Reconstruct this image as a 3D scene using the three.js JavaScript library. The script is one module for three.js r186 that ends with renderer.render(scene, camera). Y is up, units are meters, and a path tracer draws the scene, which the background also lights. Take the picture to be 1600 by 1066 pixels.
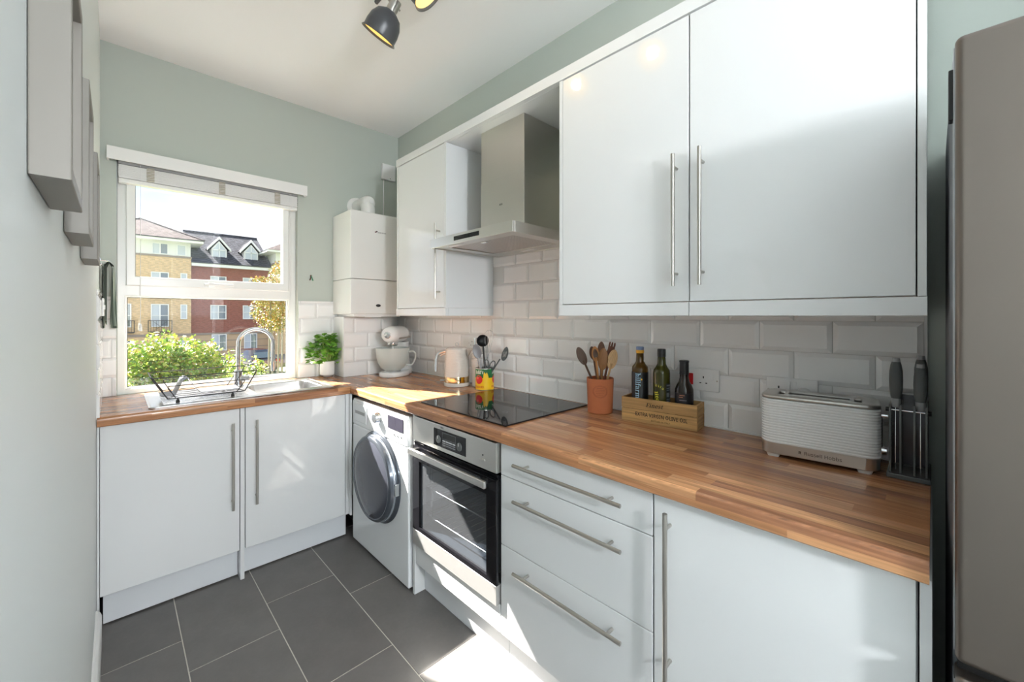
import * as THREE from 'three';
import { RoundedBoxGeometry } from 'three/addons/geometries/RoundedBoxGeometry.js';
import { mergeGeometries, mergeVertices, toCreasedNormals } from 'three/addons/utils/BufferGeometryUtils.js';
import { ImprovedNoise } from 'three/addons/math/ImprovedNoise.js';

// ---------------------------------------------------------------- camera, sky, sun, exposure
const scene = new THREE.Scene();
const FOCAL = 637.9, YAW = THREE.MathUtils.degToRad(44.13);
const camera = new THREE.PerspectiveCamera(2 * Math.atan(533 / FOCAL) * 180 / Math.PI, 1600 / 1066, 0.02, 400);
camera.position.set(0.059, 1.334, 2.432);
camera.rotation.set(0, -YAW, 0);
camera.setViewOffset(1600, 1066, 0, 39.5, 1600, 1066);          // lens shift: the horizon lies above the middle
camera.updateProjectionMatrix();

const SKY = 1.1;                                                     // brightness of the sky
const SUN = new THREE.Vector3(-0.396, 0.94, -1).normalize();
{ // bright sky with broken, sunlit cloud, the same all the way round
  const w = 1024, h = 512, d = new Float32Array(w * h * 4), P = new ImprovedNoise(), ss = THREE.MathUtils.smoothstep;
  for (let j = 0; j < h; j++) for (let i = 0; i < w; i++) {
    const el = (j + 0.5) / h * Math.PI - Math.PI / 2, az = (i + 0.5) / w * 2 * Math.PI, y = Math.max(Math.sin(el), 0), c = Math.cos(el), X = Math.cos(az) * c, Z = Math.sin(az) * c;
    let n = 0, a = 0.5, f = 2.2; for (let k = 0; k < 5; k++) { n += a * P.noise(X * f, y * f * 2.6, Z * f + 4.7); f *= 2.1; a *= 0.5; }
    const cl = ss(n, -0.22, 0.20), hz = Math.pow(1 - y, 5), col = [0.42 + 0.40 * hz, 0.62 + 0.27 * hz, 0.92 + 0.08 * hz], lit = 1.06 + 0.25 * n;
    for (let k = 0; k < 3; k++) d[(j * w + i) * 4 + k] = el < 0 ? [0.36, 0.36, 0.33][k] : col[k] * (1 - cl) + [1, 0.985, 0.96][k] * lit * cl;
    d[(j * w + i) * 4 + 3] = 1;
  }
  const t = new THREE.DataTexture(d, w, h, THREE.RGBAFormat, THREE.FloatType); t.mapping = THREE.EquirectangularReflectionMapping; t.magFilter = t.minFilter = THREE.LinearFilter; t.needsUpdate = true;
  scene.background = t; scene.backgroundIntensity = SKY;
}
const sun = new THREE.DirectionalLight(0xfff8ee, 34);
sun.position.copy(SUN).multiplyScalar(40); sun.target.position.set(0.9, 0.5, 0.6);
sun.castShadow = true; sun.shadow.mapSize.set(2048, 2048);
Object.assign(sun.shadow.camera, { left: -30, right: 30, top: 30, bottom: -30, near: 0.5, far: 120 });
scene.add(sun, sun.target);

const renderer = new THREE.WebGLRenderer({ antialias: true });
renderer.toneMapping = THREE.LinearToneMapping;
renderer.toneMappingExposure = 1.48;
renderer.shadowMap.enabled = true;
const UNSEEN_LAMP = 2, FILL_LAMP = 8;                                // unseen pendant behind the camera, and the added fill lamp
const LAMP = 0.13, LAMP_COLOR = new THREE.Color(1, 0.86, 0.68);      // the three heads of the ceiling spotlight bar

// ---------------------------------------------------------------- helpers
let seed = 12345;
const rnd = () => { seed = (seed * 1664525 + 1013904223) >>> 0; return seed / 4294967296; };
const rr = (a, b) => a + (b - a) * rnd();
const used = new Map();
function numbered(n) { const k = used.get(n) ?? 0; used.set(n, k + 1); return k ? n + '_' + String(k).padStart(3, '0') : n; }
const V = (x, y, z) => new THREE.Vector3(x, y, z);
function shade(o) { o.castShadow = true; o.receiveShadow = true; return o; }
function thing(name, label, category, pos = [0, 0, 0], turn = 0, group) {
  const o = new THREE.Group(); o.name = numbered(name); o.position.set(...pos); o.rotation.y = turn;
  o.userData = { label, category }; if (group) o.userData.group = group;
  scene.add(o); return o;
}
function part(name, g, m, parent, label) {
  const o = shade(new THREE.Mesh(Array.isArray(g) ? merge(g) : g, m));
  const n = parent.children.filter((c) => c.name.replace(/_\d{3}$/, '') === name).length;
  o.name = n ? name + '_' + String(n).padStart(3, '0') : name;
  if (label) o.userData.label = label;
  parent.add(o); return o;
}
function single(name, label, category, g, m, group) {
  const o = shade(new THREE.Mesh(Array.isArray(g) ? merge(g) : g, m)); o.name = numbered(name);
  o.userData = { label, category }; if (group) o.userData.group = group;
  scene.add(o); return o;
}
function struct(name, g, m, parent = scene) {
  const o = shade(new THREE.Mesh(Array.isArray(g) ? merge(g) : g, m)); o.name = parent === scene ? numbered(name) : name;
  if (parent === scene) o.userData.kind = 'structure';
  else { const n = parent.children.filter((c) => c.name.replace(/_\d{3}$/, '') === name).length; if (n) o.name = name + '_' + String(n).padStart(3, '0'); }
  parent.add(o); return o;
}
function copy(o, pos, turn, label) {
  const c = o.clone(); c.name = numbered(o.name.replace(/_\d{3}$/, '')); if (pos) c.position.set(...pos);
  if (turn !== undefined) c.rotation.y = turn; c.userData = { ...o.userData }; if (label) c.userData.label = label; scene.add(c); return c;
}
function merge(list) {
  return mergeGeometries(list.map((g) => {
    const h = g.index ? g.toNonIndexed() : g.clone();
    for (const k of Object.keys(h.attributes)) if (!['position', 'normal', 'uv'].includes(k)) h.deleteAttribute(k);
    if (!h.attributes.uv) h.setAttribute('uv', new THREE.BufferAttribute(new Float32Array(h.attributes.position.count * 2), 2));
    return h;
  }));
}
// uv in metres from the dominant normal; swap turns the grain
function boxUV(g, swap = false, ou = 0, ov = 0) {
  const h = g.index ? g.toNonIndexed() : g, p = h.attributes.position, n = h.attributes.normal, uv = new Float32Array(p.count * 2);
  for (let i = 0; i < p.count; i++) {
    const a = [Math.abs(n.getX(i)), Math.abs(n.getY(i)), Math.abs(n.getZ(i))];
    let u, v;
    if (a[1] >= a[0] && a[1] >= a[2]) { u = p.getX(i); v = p.getZ(i); } else if (a[0] >= a[2]) { u = p.getY(i); v = p.getZ(i); if (swap) [u, v] = [v, u]; } else { u = p.getX(i); v = p.getY(i); }
    if (swap) [u, v] = [v, u];
    uv[2 * i] = u + ou; uv[2 * i + 1] = v + ov;
  }
  h.setAttribute('uv', new THREE.BufferAttribute(uv, 2)); return h;
}
const box = (x0, x1, y0, y1, z0, z1) => { const g = new THREE.BoxGeometry(x1 - x0, y1 - y0, z1 - z0); g.translate((x0 + x1) / 2, (y0 + y1) / 2, (z0 + z1) / 2); return g; };
function rbox(x0, x1, y0, y1, z0, z1, r = 0.002, seg = 2) {
  const g = new RoundedBoxGeometry(x1 - x0, y1 - y0, z1 - z0, seg, Math.min(r, 0.49 * Math.min(x1 - x0, y1 - y0, z1 - z0)));
  g.translate((x0 + x1) / 2, (y0 + y1) / 2, (z0 + z1) / 2); return g;
}
function cyl(r0, r1, a, b, seg = 20, open = false) {                 // from a (radius r0) to b (radius r1)
  const d = V(...b).sub(V(...a)), g = new THREE.CylinderGeometry(r1, r0, d.length(), seg, 1, open);
  g.applyQuaternion(new THREE.Quaternion().setFromUnitVectors(V(0, 1, 0), d.clone().normalize()));
  g.translate((a[0] + b[0]) / 2, (a[1] + b[1]) / 2, (a[2] + b[2]) / 2); return g;
}
const lathe = (pts, seg = 40, y = 0) => { const g = new THREE.LatheGeometry(pts.map((p) => new THREE.Vector2(Math.max(p[0], 1e-5), p[1])), seg); if (y) g.translate(0, y, 0); return g; };
function wire(pts, r, closed = false, seg = 8, bend = 0.012) {       // a bent rod with rounded corners
  const P = pts.map((p) => V(...p)), path = new THREE.CurvePath(), n = P.length, ends = [];
  for (let i = 0; i < n; i++) {
    if (!closed && (i === 0 || i === n - 1)) { ends.push([P[i], P[i], P[i]]); continue; }
    const a = P[(i + n - 1) % n], b = P[i], c = P[(i + 1) % n];
    const la = Math.min(bend, b.distanceTo(a) * 0.45), lc = Math.min(bend, b.distanceTo(c) * 0.45);
    ends.push([b.clone().lerp(a, la / b.distanceTo(a)), b, b.clone().lerp(c, lc / b.distanceTo(c))]);
  }
  const out = [];
  const put = (q) => { if (!out.length || out[out.length - 1].distanceTo(q) > 1e-5) out.push(q); };
  for (let i = 0; i < n; i++) {
    const [s, b, e] = ends[i];
    if (s === e) put(s.clone()); else for (let k = 0; k <= 4; k++) { const t = k / 4; put(s.clone().multiplyScalar((1 - t) * (1 - t)).addScaledVector(b, 2 * t * (1 - t)).addScaledVector(e, t * t)); }
  }
  if (closed) put(out[0].clone());
  return tubeAlong(out, r, seg, closed);
}
function tubeAlong(pts, r, seg = 8, closed = false) {                 // pts: Vector3 list; r: number or list
  const n = pts.length, pos = [], nor = [], idx = [], uv = [];
  let nrm = null, len = 0;
  for (let i = 0; i < n; i++) {
    const t = (closed ? pts[(i + 1) % (n - 1) + 0] : pts[Math.min(i + 1, n - 1)]).clone().sub(closed && i === 0 ? pts[n - 2] : pts[Math.max(i - 1, 0)]);
    if (closed && i === n - 1) t.copy(pts[1]).sub(pts[n - 2]);
    t.normalize();
    if (!nrm) { nrm = Math.abs(t.y) < 0.9 ? V(0, 1, 0) : V(1, 0, 0); }
    nrm.addScaledVector(t, -nrm.dot(t)).normalize();
    const bi = t.clone().cross(nrm), R = Array.isArray(r) ? r[i] : r;
    if (i) len += pts[i].distanceTo(pts[i - 1]);
    for (let k = 0; k <= seg; k++) {
      const a = k / seg * 2 * Math.PI, d = nrm.clone().multiplyScalar(Math.cos(a)).addScaledVector(bi, Math.sin(a));
      pos.push(pts[i].x + d.x * R, pts[i].y + d.y * R, pts[i].z + d.z * R); nor.push(d.x, d.y, d.z); uv.push(k / seg * 6.28 * R, len);
    }
  }
  const w = seg + 1;
  for (let i = 0; i < n - 1; i++) for (let k = 0; k < seg; k++) { const a = i * w + k; idx.push(a, a + 1, a + w, a + 1, a + w + 1, a + w); }
  if (!closed) for (const e of [0, n - 1]) {
    const c = pos.length / 3, t = pts[e].clone().sub(pts[e ? n - 2 : 1]).normalize();
    pos.push(pts[e].x, pts[e].y, pts[e].z); nor.push(t.x, t.y, t.z); uv.push(0, 0);
    const base = pos.length / 3;
    for (let k = 0; k <= seg; k++) { const j = (e * w + k) * 3; pos.push(pos[j], pos[j + 1], pos[j + 2]); nor.push(t.x, t.y, t.z); uv.push(0, 0); }
    for (let k = 0; k < seg; k++) e ? idx.push(c, base + k + 0, base + k + 1) : idx.push(c, base + k + 1, base + k);
  }
  const g = new THREE.BufferGeometry();
  g.setAttribute('position', new THREE.Float32BufferAttribute(pos, 3)); g.setAttribute('normal', new THREE.Float32BufferAttribute(nor, 3)); g.setAttribute('uv', new THREE.Float32BufferAttribute(uv, 2)); g.setIndex(idx);
  return g;
}
const curve = (pts, n = 24) => new THREE.CatmullRomCurve3(pts.map((p) => V(...p)), false, 'centripetal').getPoints(n);
function extrude(pts, depth, bevel = 0, holes = [], seg = 2) {        // polygon in xy, extruded along +z (bevel inside the outline)
  const s = new THREE.Shape(pts.map((p) => new THREE.Vector2(...p)));
  for (const h of holes) s.holes.push(new THREE.Path(h.map((p) => new THREE.Vector2(...p))));
  const g = new THREE.ExtrudeGeometry(s, { depth: depth - 2 * bevel, bevelEnabled: bevel > 0, bevelSize: bevel, bevelThickness: bevel, bevelOffset: -bevel, bevelSegments: seg, curveSegments: 12 });
  g.translate(0, 0, bevel); return g;
}
const rect = (x0, x1, y0, y1) => [[x0, y0], [x1, y0], [x1, y1], [x0, y1]];
function rrect(x0, x1, y0, y1, r, n = 6) {
  const out = [];
  for (const [cx, cy, a] of [[x1 - r, y0 + r, -90], [x1 - r, y1 - r, 0], [x0 + r, y1 - r, 90], [x0 + r, y0 + r, 180]]) for (let k = 0; k <= n; k++) { const t = (a + 90 * k / n) * Math.PI / 180; out.push([cx + r * Math.cos(t), cy + r * Math.sin(t)]); }
  return out;
}
// stack of rounded rectangles: [y, halfX, halfZ, radius]
function stack(levels, n = 6, capB = true, capT = true) {
  const pos = [], idx = []; let w = 0;
  for (const [y, hx, hz, r, ox = 0, oz = 0] of levels) { const o = rrect(-hx, hx, -hz, hz, r, n); w = o.length; for (const [x, z] of o) pos.push(x + ox, y, z + oz); }
  for (let i = 0; i < levels.length - 1; i++) for (let k = 0; k < w; k++) { const a = i * w + k, b = i * w + (k + 1) % w; idx.push(a, a + w, b, b, a + w, b + w); }
  const cap = (i, up) => { const c = pos.length / 3, [y, , , , ox = 0, oz = 0] = levels[i]; pos.push(ox, y, oz); for (let k = 0; k < w; k++) { const a = i * w + k, b = i * w + (k + 1) % w; up ? idx.push(c, b, a) : idx.push(c, a, b); } };
  if (capB) cap(0, false); if (capT) cap(levels.length - 1, true);
  const g = new THREE.BufferGeometry(); g.setAttribute('position', new THREE.Float32BufferAttribute(pos, 3)); g.setIndex(idx);
  return toCreasedNormals(g, 0.6);
}
const place = (g, x, y, z, ry = 0, rx = 0, rz = 0) => { const m = new THREE.Matrix4().makeRotationFromEuler(new THREE.Euler(rx, ry, rz, 'YXZ')); m.setPosition(x, y, z); return g.clone().applyMatrix4(m); };

// ---------------------------------------------------------------- textures
const PN = new ImprovedNoise();
const fbm = (x, y, z = 0, o = 4) => { let s = 0, a = 0.5; for (let i = 0; i < o; i++) { s += a * PN.noise(x, y, z); x *= 2.03; y *= 2.03; a *= 0.5; } return s; };
function dataTex(w, h, f, srgb = true, rep = [1, 1]) {
  const d = new Uint8Array(w * h * 4);
  for (let y = 0; y < h; y++) for (let x = 0; x < w; x++) { const c = f(x / w, y / h, x, y), i = (y * w + x) * 4; const q = Array.isArray(c) ? c : [c, c, c]; for (let k = 0; k < 3; k++) d[i + k] = Math.max(0, Math.min(255, q[k] * 255)); d[i + 3] = 255; }
  const t = new THREE.DataTexture(d, w, h); t.wrapS = t.wrapT = THREE.RepeatWrapping; t.magFilter = THREE.LinearFilter; t.minFilter = THREE.LinearMipmapLinearFilter; t.generateMipmaps = true;
  if (srgb) t.colorSpace = THREE.SRGBColorSpace; t.repeat.set(...rep); t.needsUpdate = true; return t;
}
function canvasTex(w, h, draw) {
  const c = document.createElement('canvas'); c.width = w; c.height = h; const x = c.getContext('2d'); draw(x, w, h);
  const t = new THREE.CanvasTexture(c); t.colorSpace = THREE.SRGBColorSpace; t.anisotropy = 8; return t;
}
const tile = (f, sx, sy) => (u, v) => { const a = f(u * sx, v * sy), b = f((u - 1) * sx, v * sy), c = f(u * sx, (v - 1) * sy), d = f((u - 1) * sx, (v - 1) * sy); return (a * (1 - u) + b * u) * (1 - v) + (c * (1 - u) + d * u) * v; };
// wood grain along v (repeat 2 per metre along, about 6 per metre across)
const grainN = tile((x, y) => fbm(x, y, 3.1, 5), 26, 3), grainF = tile((x, y) => fbm(x, y, 8.7, 3), 90, 7), grainL = tile((x, y) => fbm(x, y, 1.7, 2), 6, 1.5);
const woodTex = dataTex(256, 512, (u, v) => { const g = 0.80 + 0.34 * grainN(u, v) + 0.16 * grainF(u, v) + 0.22 * grainL(u, v); return [g * 1.02, g * 0.99, g * 0.95]; }, true, [5, 1.6]);
const steelTex = dataTex(256, 256, tile((x, y) => 0.5 + 0.6 * fbm(x, y, 2.2, 4), 3, 120), false, [3, 3]);
const paintTex = dataTex(256, 256, tile((x, y) => 0.5 + 0.5 * fbm(x, y, 5.5, 4), 22, 22), false, [3, 3]);
const stoneTex = dataTex(512, 512, (u, v) => { const g = 0.93 + 0.10 * tile((x, y) => fbm(x, y, 9.1, 5), 7, 7)(u, v) + 0.05 * tile((x, y) => fbm(x, y, 2.4, 3), 60, 60)(u, v); return [g, g, g]; }, true, [1.3, 1.3]);

// ---------------------------------------------------------------- materials
const std = (color, roughness = 0.5, more = {}) => new THREE.MeshStandardMaterial({ color, roughness, ...more });
const phy = (color, roughness, more = {}) => new THREE.MeshPhysicalMaterial({ color, roughness, ...more });
const M = {
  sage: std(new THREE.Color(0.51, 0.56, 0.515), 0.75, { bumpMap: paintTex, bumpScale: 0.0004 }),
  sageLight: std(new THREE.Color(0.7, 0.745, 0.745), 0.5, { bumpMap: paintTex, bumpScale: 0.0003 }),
  ceiling: std(new THREE.Color(0.92, 0.93, 0.935), 0.9),
  trim: std(new THREE.Color(0.85, 0.86, 0.855), 0.35),
  upvc: std(new THREE.Color(0.84, 0.855, 0.84), 0.28),
  gloss: phy(new THREE.Color(0.765, 0.785, 0.795), 0.04, { ior: 1.65 }),
  carcass: std(new THREE.Color(0.8, 0.82, 0.83), 0.35),
  plinth: std(new THREE.Color(0.74, 0.77, 0.8), 0.3),
  nickel: std(new THREE.Color(0.52, 0.5, 0.465), 0.3, { metalness: 1 }),
  steel: std(new THREE.Color(0.62, 0.61, 0.58), 0.3, { metalness: 1, bumpMap: steelTex, bumpScale: 0.00008 }),
  steelV: std(new THREE.Color(0.60, 0.58, 0.54), 0.32, { metalness: 1, bumpMap: steelTex, bumpScale: 0.00006 }),
  fridge: std(new THREE.Color(0.20, 0.172, 0.15), 0.38, { metalness: 1, bumpMap: steelTex, bumpScale: 0.00006 }),
  fridgeSide: std(new THREE.Color(0.12, 0.13, 0.15), 0.5),
  chrome: std(new THREE.Color(0.75, 0.76, 0.78), 0.08, { metalness: 1 }),
  sink: std(new THREE.Color(0.70, 0.70, 0.70), 0.22, { metalness: 1 }),
  black: std(new THREE.Color(0.012, 0.012, 0.013), 0.4),
  blackGloss: phy(new THREE.Color(0.008, 0.008, 0.010), 0.035, { ior: 1.42 }),
  smoked: phy(new THREE.Color(0.06, 0.065, 0.085), 0.06, { ior: 1.5 }),
  white: std(new THREE.Color(0.82, 0.83, 0.83), 0.3),
  whiteGloss: phy(new THREE.Color(0.82, 0.835, 0.835), 0.12),
  appliance: phy(new THREE.Color(0.8, 0.83, 0.85), 0.16),
  boiler: std(new THREE.Color(0.8, 0.81, 0.79), 0.32),
  cream: phy(new THREE.Color(0.66, 0.645, 0.605), 0.22),
  grout: std(new THREE.Color(0.74, 0.74, 0.72), 0.85),
  tileW: phy(new THREE.Color(0.87, 0.875, 0.87), 0.07, { ior: 1.5 }),
  floorGrout: std(new THREE.Color(0.58, 0.56, 0.5), 0.9),
  pane: phy(new THREE.Color(1, 1, 1), 0, { transmission: 1, thickness: 0, ior: 1.45 }),
  darkPane: phy(new THREE.Color(0.62, 0.65, 0.69), 0.01, { transmission: 0.94, thickness: 0, ior: 1.5 }),
  enamel: std(new THREE.Color(0.20, 0.215, 0.23), 0.35),
  greyPlastic: std(new THREE.Color(0.10, 0.11, 0.11), 0.5),
  lightGrey: std(new THREE.Color(0.36, 0.37, 0.38), 0.4),
  terracotta: std(new THREE.Color(0.50, 0.155, 0.06), 0.75, { bumpMap: paintTex, bumpScale: 0.0005 }),
  taupe: std(new THREE.Color(0.20, 0.187, 0.165), 0.45),
  gold: std(new THREE.Color(0.85, 0.55, 0.25), 0.15, { metalness: 1 }),
  rubber: std(new THREE.Color(0.02, 0.02, 0.02), 0.7),
  leaf: phy(new THREE.Color(0.19, 0.44, 0.04), 0.45, { transmission: 0.3, thickness: 0, side: THREE.DoubleSide }),
  leafDark: phy(new THREE.Color(0.10, 0.29, 0.03), 0.45, { transmission: 0.25, thickness: 0, side: THREE.DoubleSide }),
  stem: std(new THREE.Color(0.34, 0.48, 0.12), 0.6),
};
const woodMat = (r, g, b, rough = 0.28, ext = {}) => std(new THREE.Color(r, g, b), rough, { map: woodTex, ...ext });
const staves = [[0.56, 0.28, 0.14], [0.50, 0.24, 0.115], [0.63, 0.335, 0.175], [0.43, 0.205, 0.105], [0.37, 0.18, 0.10], [0.68, 0.375, 0.195], [0.54, 0.26, 0.125]].map(([r, g, b]) => woodMat(Math.min(1, r * 1.3), g * 1.3, b * 1.3));
for (const m of staves) { m.roughness = 0.21; }
const floorTiles = [0, 1, 2].map((k) => std(new THREE.Color(0.168, 0.160, 0.154).multiplyScalar(0.95 + 0.05 * k), 0.42, { map: stoneTex }));

// flat print on a thing: a thin plate with a computed picture, facing +z
function printPlate(w, h, draw, px = 1400, rough = 0.4) {
  const W = Math.max(16, Math.round(w * px)), H = Math.max(16, Math.round(h * px)), t = canvasTex(W, H, draw);
  return new THREE.Mesh(new THREE.PlaneGeometry(w, h), new THREE.MeshStandardMaterial({ map: t, transparent: true, roughness: rough }));
}
function addPrint(name, parent, w, h, draw, pos, ry = 0, px = 1400, rx = 0) {
  const o = shade(printPlate(w, h, draw, px)); o.position.set(...pos); o.rotation.set(rx, ry, 0, 'YXZ');
  const n = parent.children.filter((c) => c.name.replace(/_\d{3}$/, '') === name).length; o.name = n ? name + '_' + String(n).padStart(3, '0') : name;
  parent.add(o); return o;
}
// ---------------------------------------------------------------- the room: x 0 (left wall) to W, back wall at ZB, floor y 0, ceiling H
const W = 1.696, ZB = -0.58, ZR = 6.60, H = 2.77, T = 0.14;
const WX0 = 0.062, WX1 = 0.948, WY0 = 0.905, WY1 = 2.17;             // window opening in the back wall

const floor = struct('floor', box(-T, W + T, -0.12, -0.0015, ZB - T, ZR + T), M.floorGrout);
{
  const tw = 0.3035, tl = 0.6185, gx = 0.3055, gz = 0.6215, geo = rbox(-tw / 2, tw / 2, -0.008, 0, -tl / 2, tl / 2, 0.0012, 1);
  boxUV(geo); const cut = new Map();
  const bounds = [-0.052, 0.2545, 0.560, 0.8655, 1.171, 1.4765, 1.782], off = [0.286, 0.4945, 0.284, 0.483, 0.284, 0.483];
  for (let c = 0; c < 6; c++) for (let k = -2; k < 12; k++) {
    let z0 = off[c] + k * gz + 0.0018, z1 = off[c] + (k + 1) * gz - 0.0018, x0 = bounds[c] + 0.0018, x1 = bounds[c + 1] - 0.0018;
    x0 = Math.max(x0, 0.001); x1 = Math.min(x1, W - 0.001); z0 = Math.max(z0, ZB + 0.001); z1 = Math.min(z1, ZR - 0.001);
    if (z1 - z0 < 0.02 || x1 - x0 < 0.02) continue;
    const key = [x1 - x0, z1 - z0].map((q) => q.toFixed(3)).join();
    if (!cut.has(key)) cut.set(key, boxUV(rbox(-(x1 - x0) / 2, (x1 - x0) / 2, -0.008, 0, -(z1 - z0) / 2, (z1 - z0) / 2, 0.0012, 1)));
    const o = struct('tile', cut.get(key), floorTiles[Math.floor(rnd() * 3)], floor); o.position.set((x0 + x1) / 2, 0, (z0 + z1) / 2);
  }
}
struct('ceiling', box(-T, W + T, H, H + 0.15, ZB - T, ZR + T), M.ceiling);
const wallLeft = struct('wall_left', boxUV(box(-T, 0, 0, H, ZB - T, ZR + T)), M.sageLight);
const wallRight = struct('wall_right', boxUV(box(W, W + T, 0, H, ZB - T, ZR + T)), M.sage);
function wallWithHole(x0, x1, y0, y1, hx0, hx1, hy0, hy1, z0, z1) {
  return boxUV(place(extrude(rect(x0, x1, y0, y1), z1 - z0, 0, [rect(hx0, hx1, hy0, hy1).reverse()]), 0, 0, z0));
}
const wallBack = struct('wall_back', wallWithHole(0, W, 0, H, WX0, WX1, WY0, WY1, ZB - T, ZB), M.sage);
struct('wall_rear', wallWithHole(0, W, 0, H, 0.08, 1.62, 0.10, 2.55, ZR, ZR + T), M.sageLight);  // unseen wall, set far back with an added opening for fill light

// metro tiles with bevelled faces: each tile a piece of the wall it is set in
const tileCache = new Map();
function metro(w, h, bl, br, bb, bt) {                               // faces +z, thickness 8 mm; a cut side has no bevel
  const key = [w, h, bl, br, bb, bt].map((v) => Number(v).toFixed(4)).join();
  if (tileCache.has(key)) return tileCache.get(key);
  const b = 0.013, x = [-w / 2, w / 2], y = [-h / 2, h / 2], xi = [x[0] + (bl ? b : 0), x[1] - (br ? b : 0)], yi = [y[0] + (bb ? b : 0), y[1] - (bt ? b : 0)], z0 = 0.0035, z1 = 0.0085;
  const P = [[x[0], y[0], 0], [x[1], y[0], 0], [x[1], y[1], 0], [x[0], y[1], 0], [x[0], y[0], z0], [x[1], y[0], z0], [x[1], y[1], z0], [x[0], y[1], z0], [xi[0], yi[0], z1], [xi[1], yi[0], z1], [xi[1], yi[1], z1], [xi[0], yi[1], z1]];
  const Q = []; const quad = (a, c, d, e) => Q.push(a, c, d, a, d, e);
  for (let k = 0; k < 4; k++) { const n = (k + 1) % 4; quad(k, n, 4 + n, 4 + k); quad(4 + k, 4 + n, 8 + n, 8 + k); }
  quad(8, 9, 10, 11);
  const pos = []; for (const i of Q) pos.push(...P[i]);
  const g = new THREE.BufferGeometry(); g.setAttribute('position', new THREE.Float32BufferAttribute(pos, 3)); g.computeVertexNormals();
  tileCache.set(key, g); return g;
}
const GX = 0.2045, GY = 0.1025, TY0 = 0.9065, JO = 0.0022;
// u runs along the wall from u0 to u1; phase(row) is where a joint lies; at(u, y) gives the place of a tile on the wall
function tileField(parent, u0, u1, yTop, phaseA, phaseB, at, ry, skip, y0 = 0.9115) {
  for (let r = 0; r < 16; r++) {
    const a = Math.max(TY0 + r * GY + JO / 2, y0), b = Math.min(TY0 + (r + 1) * GY - JO / 2, yTop);
    if (b - a < 0.008) continue;
    const ph = r % 2 ? phaseA : phaseB, k0 = Math.floor((u0 - ph) / GX);
    for (let k = k0; ph + k * GX < u1 - 0.006; k++) {
      const l = Math.max(ph + k * GX + JO / 2, u0), q = Math.min(ph + (k + 1) * GX - JO / 2, u1);
      if (q - l < 0.008 || (skip && skip(l, q, a, b))) continue;
      const bl = l > u0 + 1e-6, br = q < u1 - 1e-6, bt = b > TY0 + (r + 1) * GY - JO, bb = a < TY0 + r * GY + JO;
      const o = struct('tile', metro(q - l, b - a, bl, br, bb, bt), M.tileW, parent);
      o.position.copy(at((l + q) / 2, (a + b) / 2)); o.rotation.y = ry;
    }
  }
}
// right wall: local u = world z
struct('grout', [box(W - 0.002, W, 0.905, 1.42, ZB + 0.002, 2.416), box(W - 0.002, W, 1.42, 1.735, 0.56, 1.42)], M.grout, wallRight);
tileField(wallRight, ZB + 0.004, 2.415, 1.735, 2.415 - 20 * GX, 2.415 - 20.5 * GX, (u, y) => V(W - 0.002, y, u), -Math.PI / 2, (l, q, a, b) => b > 1.42 && (l < 0.50 || q > 1.48));
struct('edge_trim', box(W - 0.010, W, 0.911, 1.36, 2.4155, 2.4215), M.white, wallRight);
// back wall right of the window, and the narrow strip left of it
struct('grout', [box(WX1 + 0.004, 1.60, 0.905, 1.435, ZB, ZB + 0.002), box(0.0005, WX0 - 0.002, 0.905, 1.435, ZB, ZB + 0.002), box(1.6, W, 0.905, 1.42, ZB, ZB + 0.002)], M.grout, wallBack);
tileField(wallBack, WX1 + 0.004, W - 0.011, 1.435, 1.168, 1.066, (u, y) => V(u, y, ZB + 0.002), 0, (l, q, a, b) => l > 1.18 && q < 1.56);
tileField(wallBack, 0.010, WX0 - 0.002, 1.435, 1.168 - 6 * GX, 1.066 - 6 * GX, (u, y) => V(u, y, ZB + 0.002), 0);
// left wall beside the window
struct('grout', box(0, 0.002, 0.905, 1.44, ZB + 0.002, 0.03), M.grout, wallLeft);
tileField(wallLeft, -0.03, -ZB - 0.004, 1.44, -0.03 + 0.0, -0.03 - GX / 2, (u, y) => V(0.002, y, -u), Math.PI / 2);
// boxed-in pipes below the boiler, tiled
const boxing = struct('trim', [box(1.188, 1.545, 0.911, 1.325, ZB + 0.011, -0.402)], M.grout); boxing.name = 'trim_1'; 
tileField(boxing, 1.190, 1.543, 1.322, 1.26, 1.36, (u, y) => V(u, y, -0.402), 0);
struct('edge_trim', [box(1.184, 1.190, 0.911, 1.326, -0.402, -0.3925), box(1.183, 1.1885, 0.911, 1.326, ZB + 0.011, -0.402)], M.white, boxing);
// sealant where wall tiles meet the worktop
struct('sealant', [box(W - 0.016, W - 0.009, 0.9102, 0.916, -0.39, 2.414)], M.white, wallRight);
const skirt = struct('baseboard_left', place(extrude([[0, 0], [0.018, 0], [0.018, 0.105], [0.014, 0.118], [0.006, 0.13], [0, 0.13]], ZR - 0.07, 0), 0, 0, 0.06), M.trim);

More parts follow.
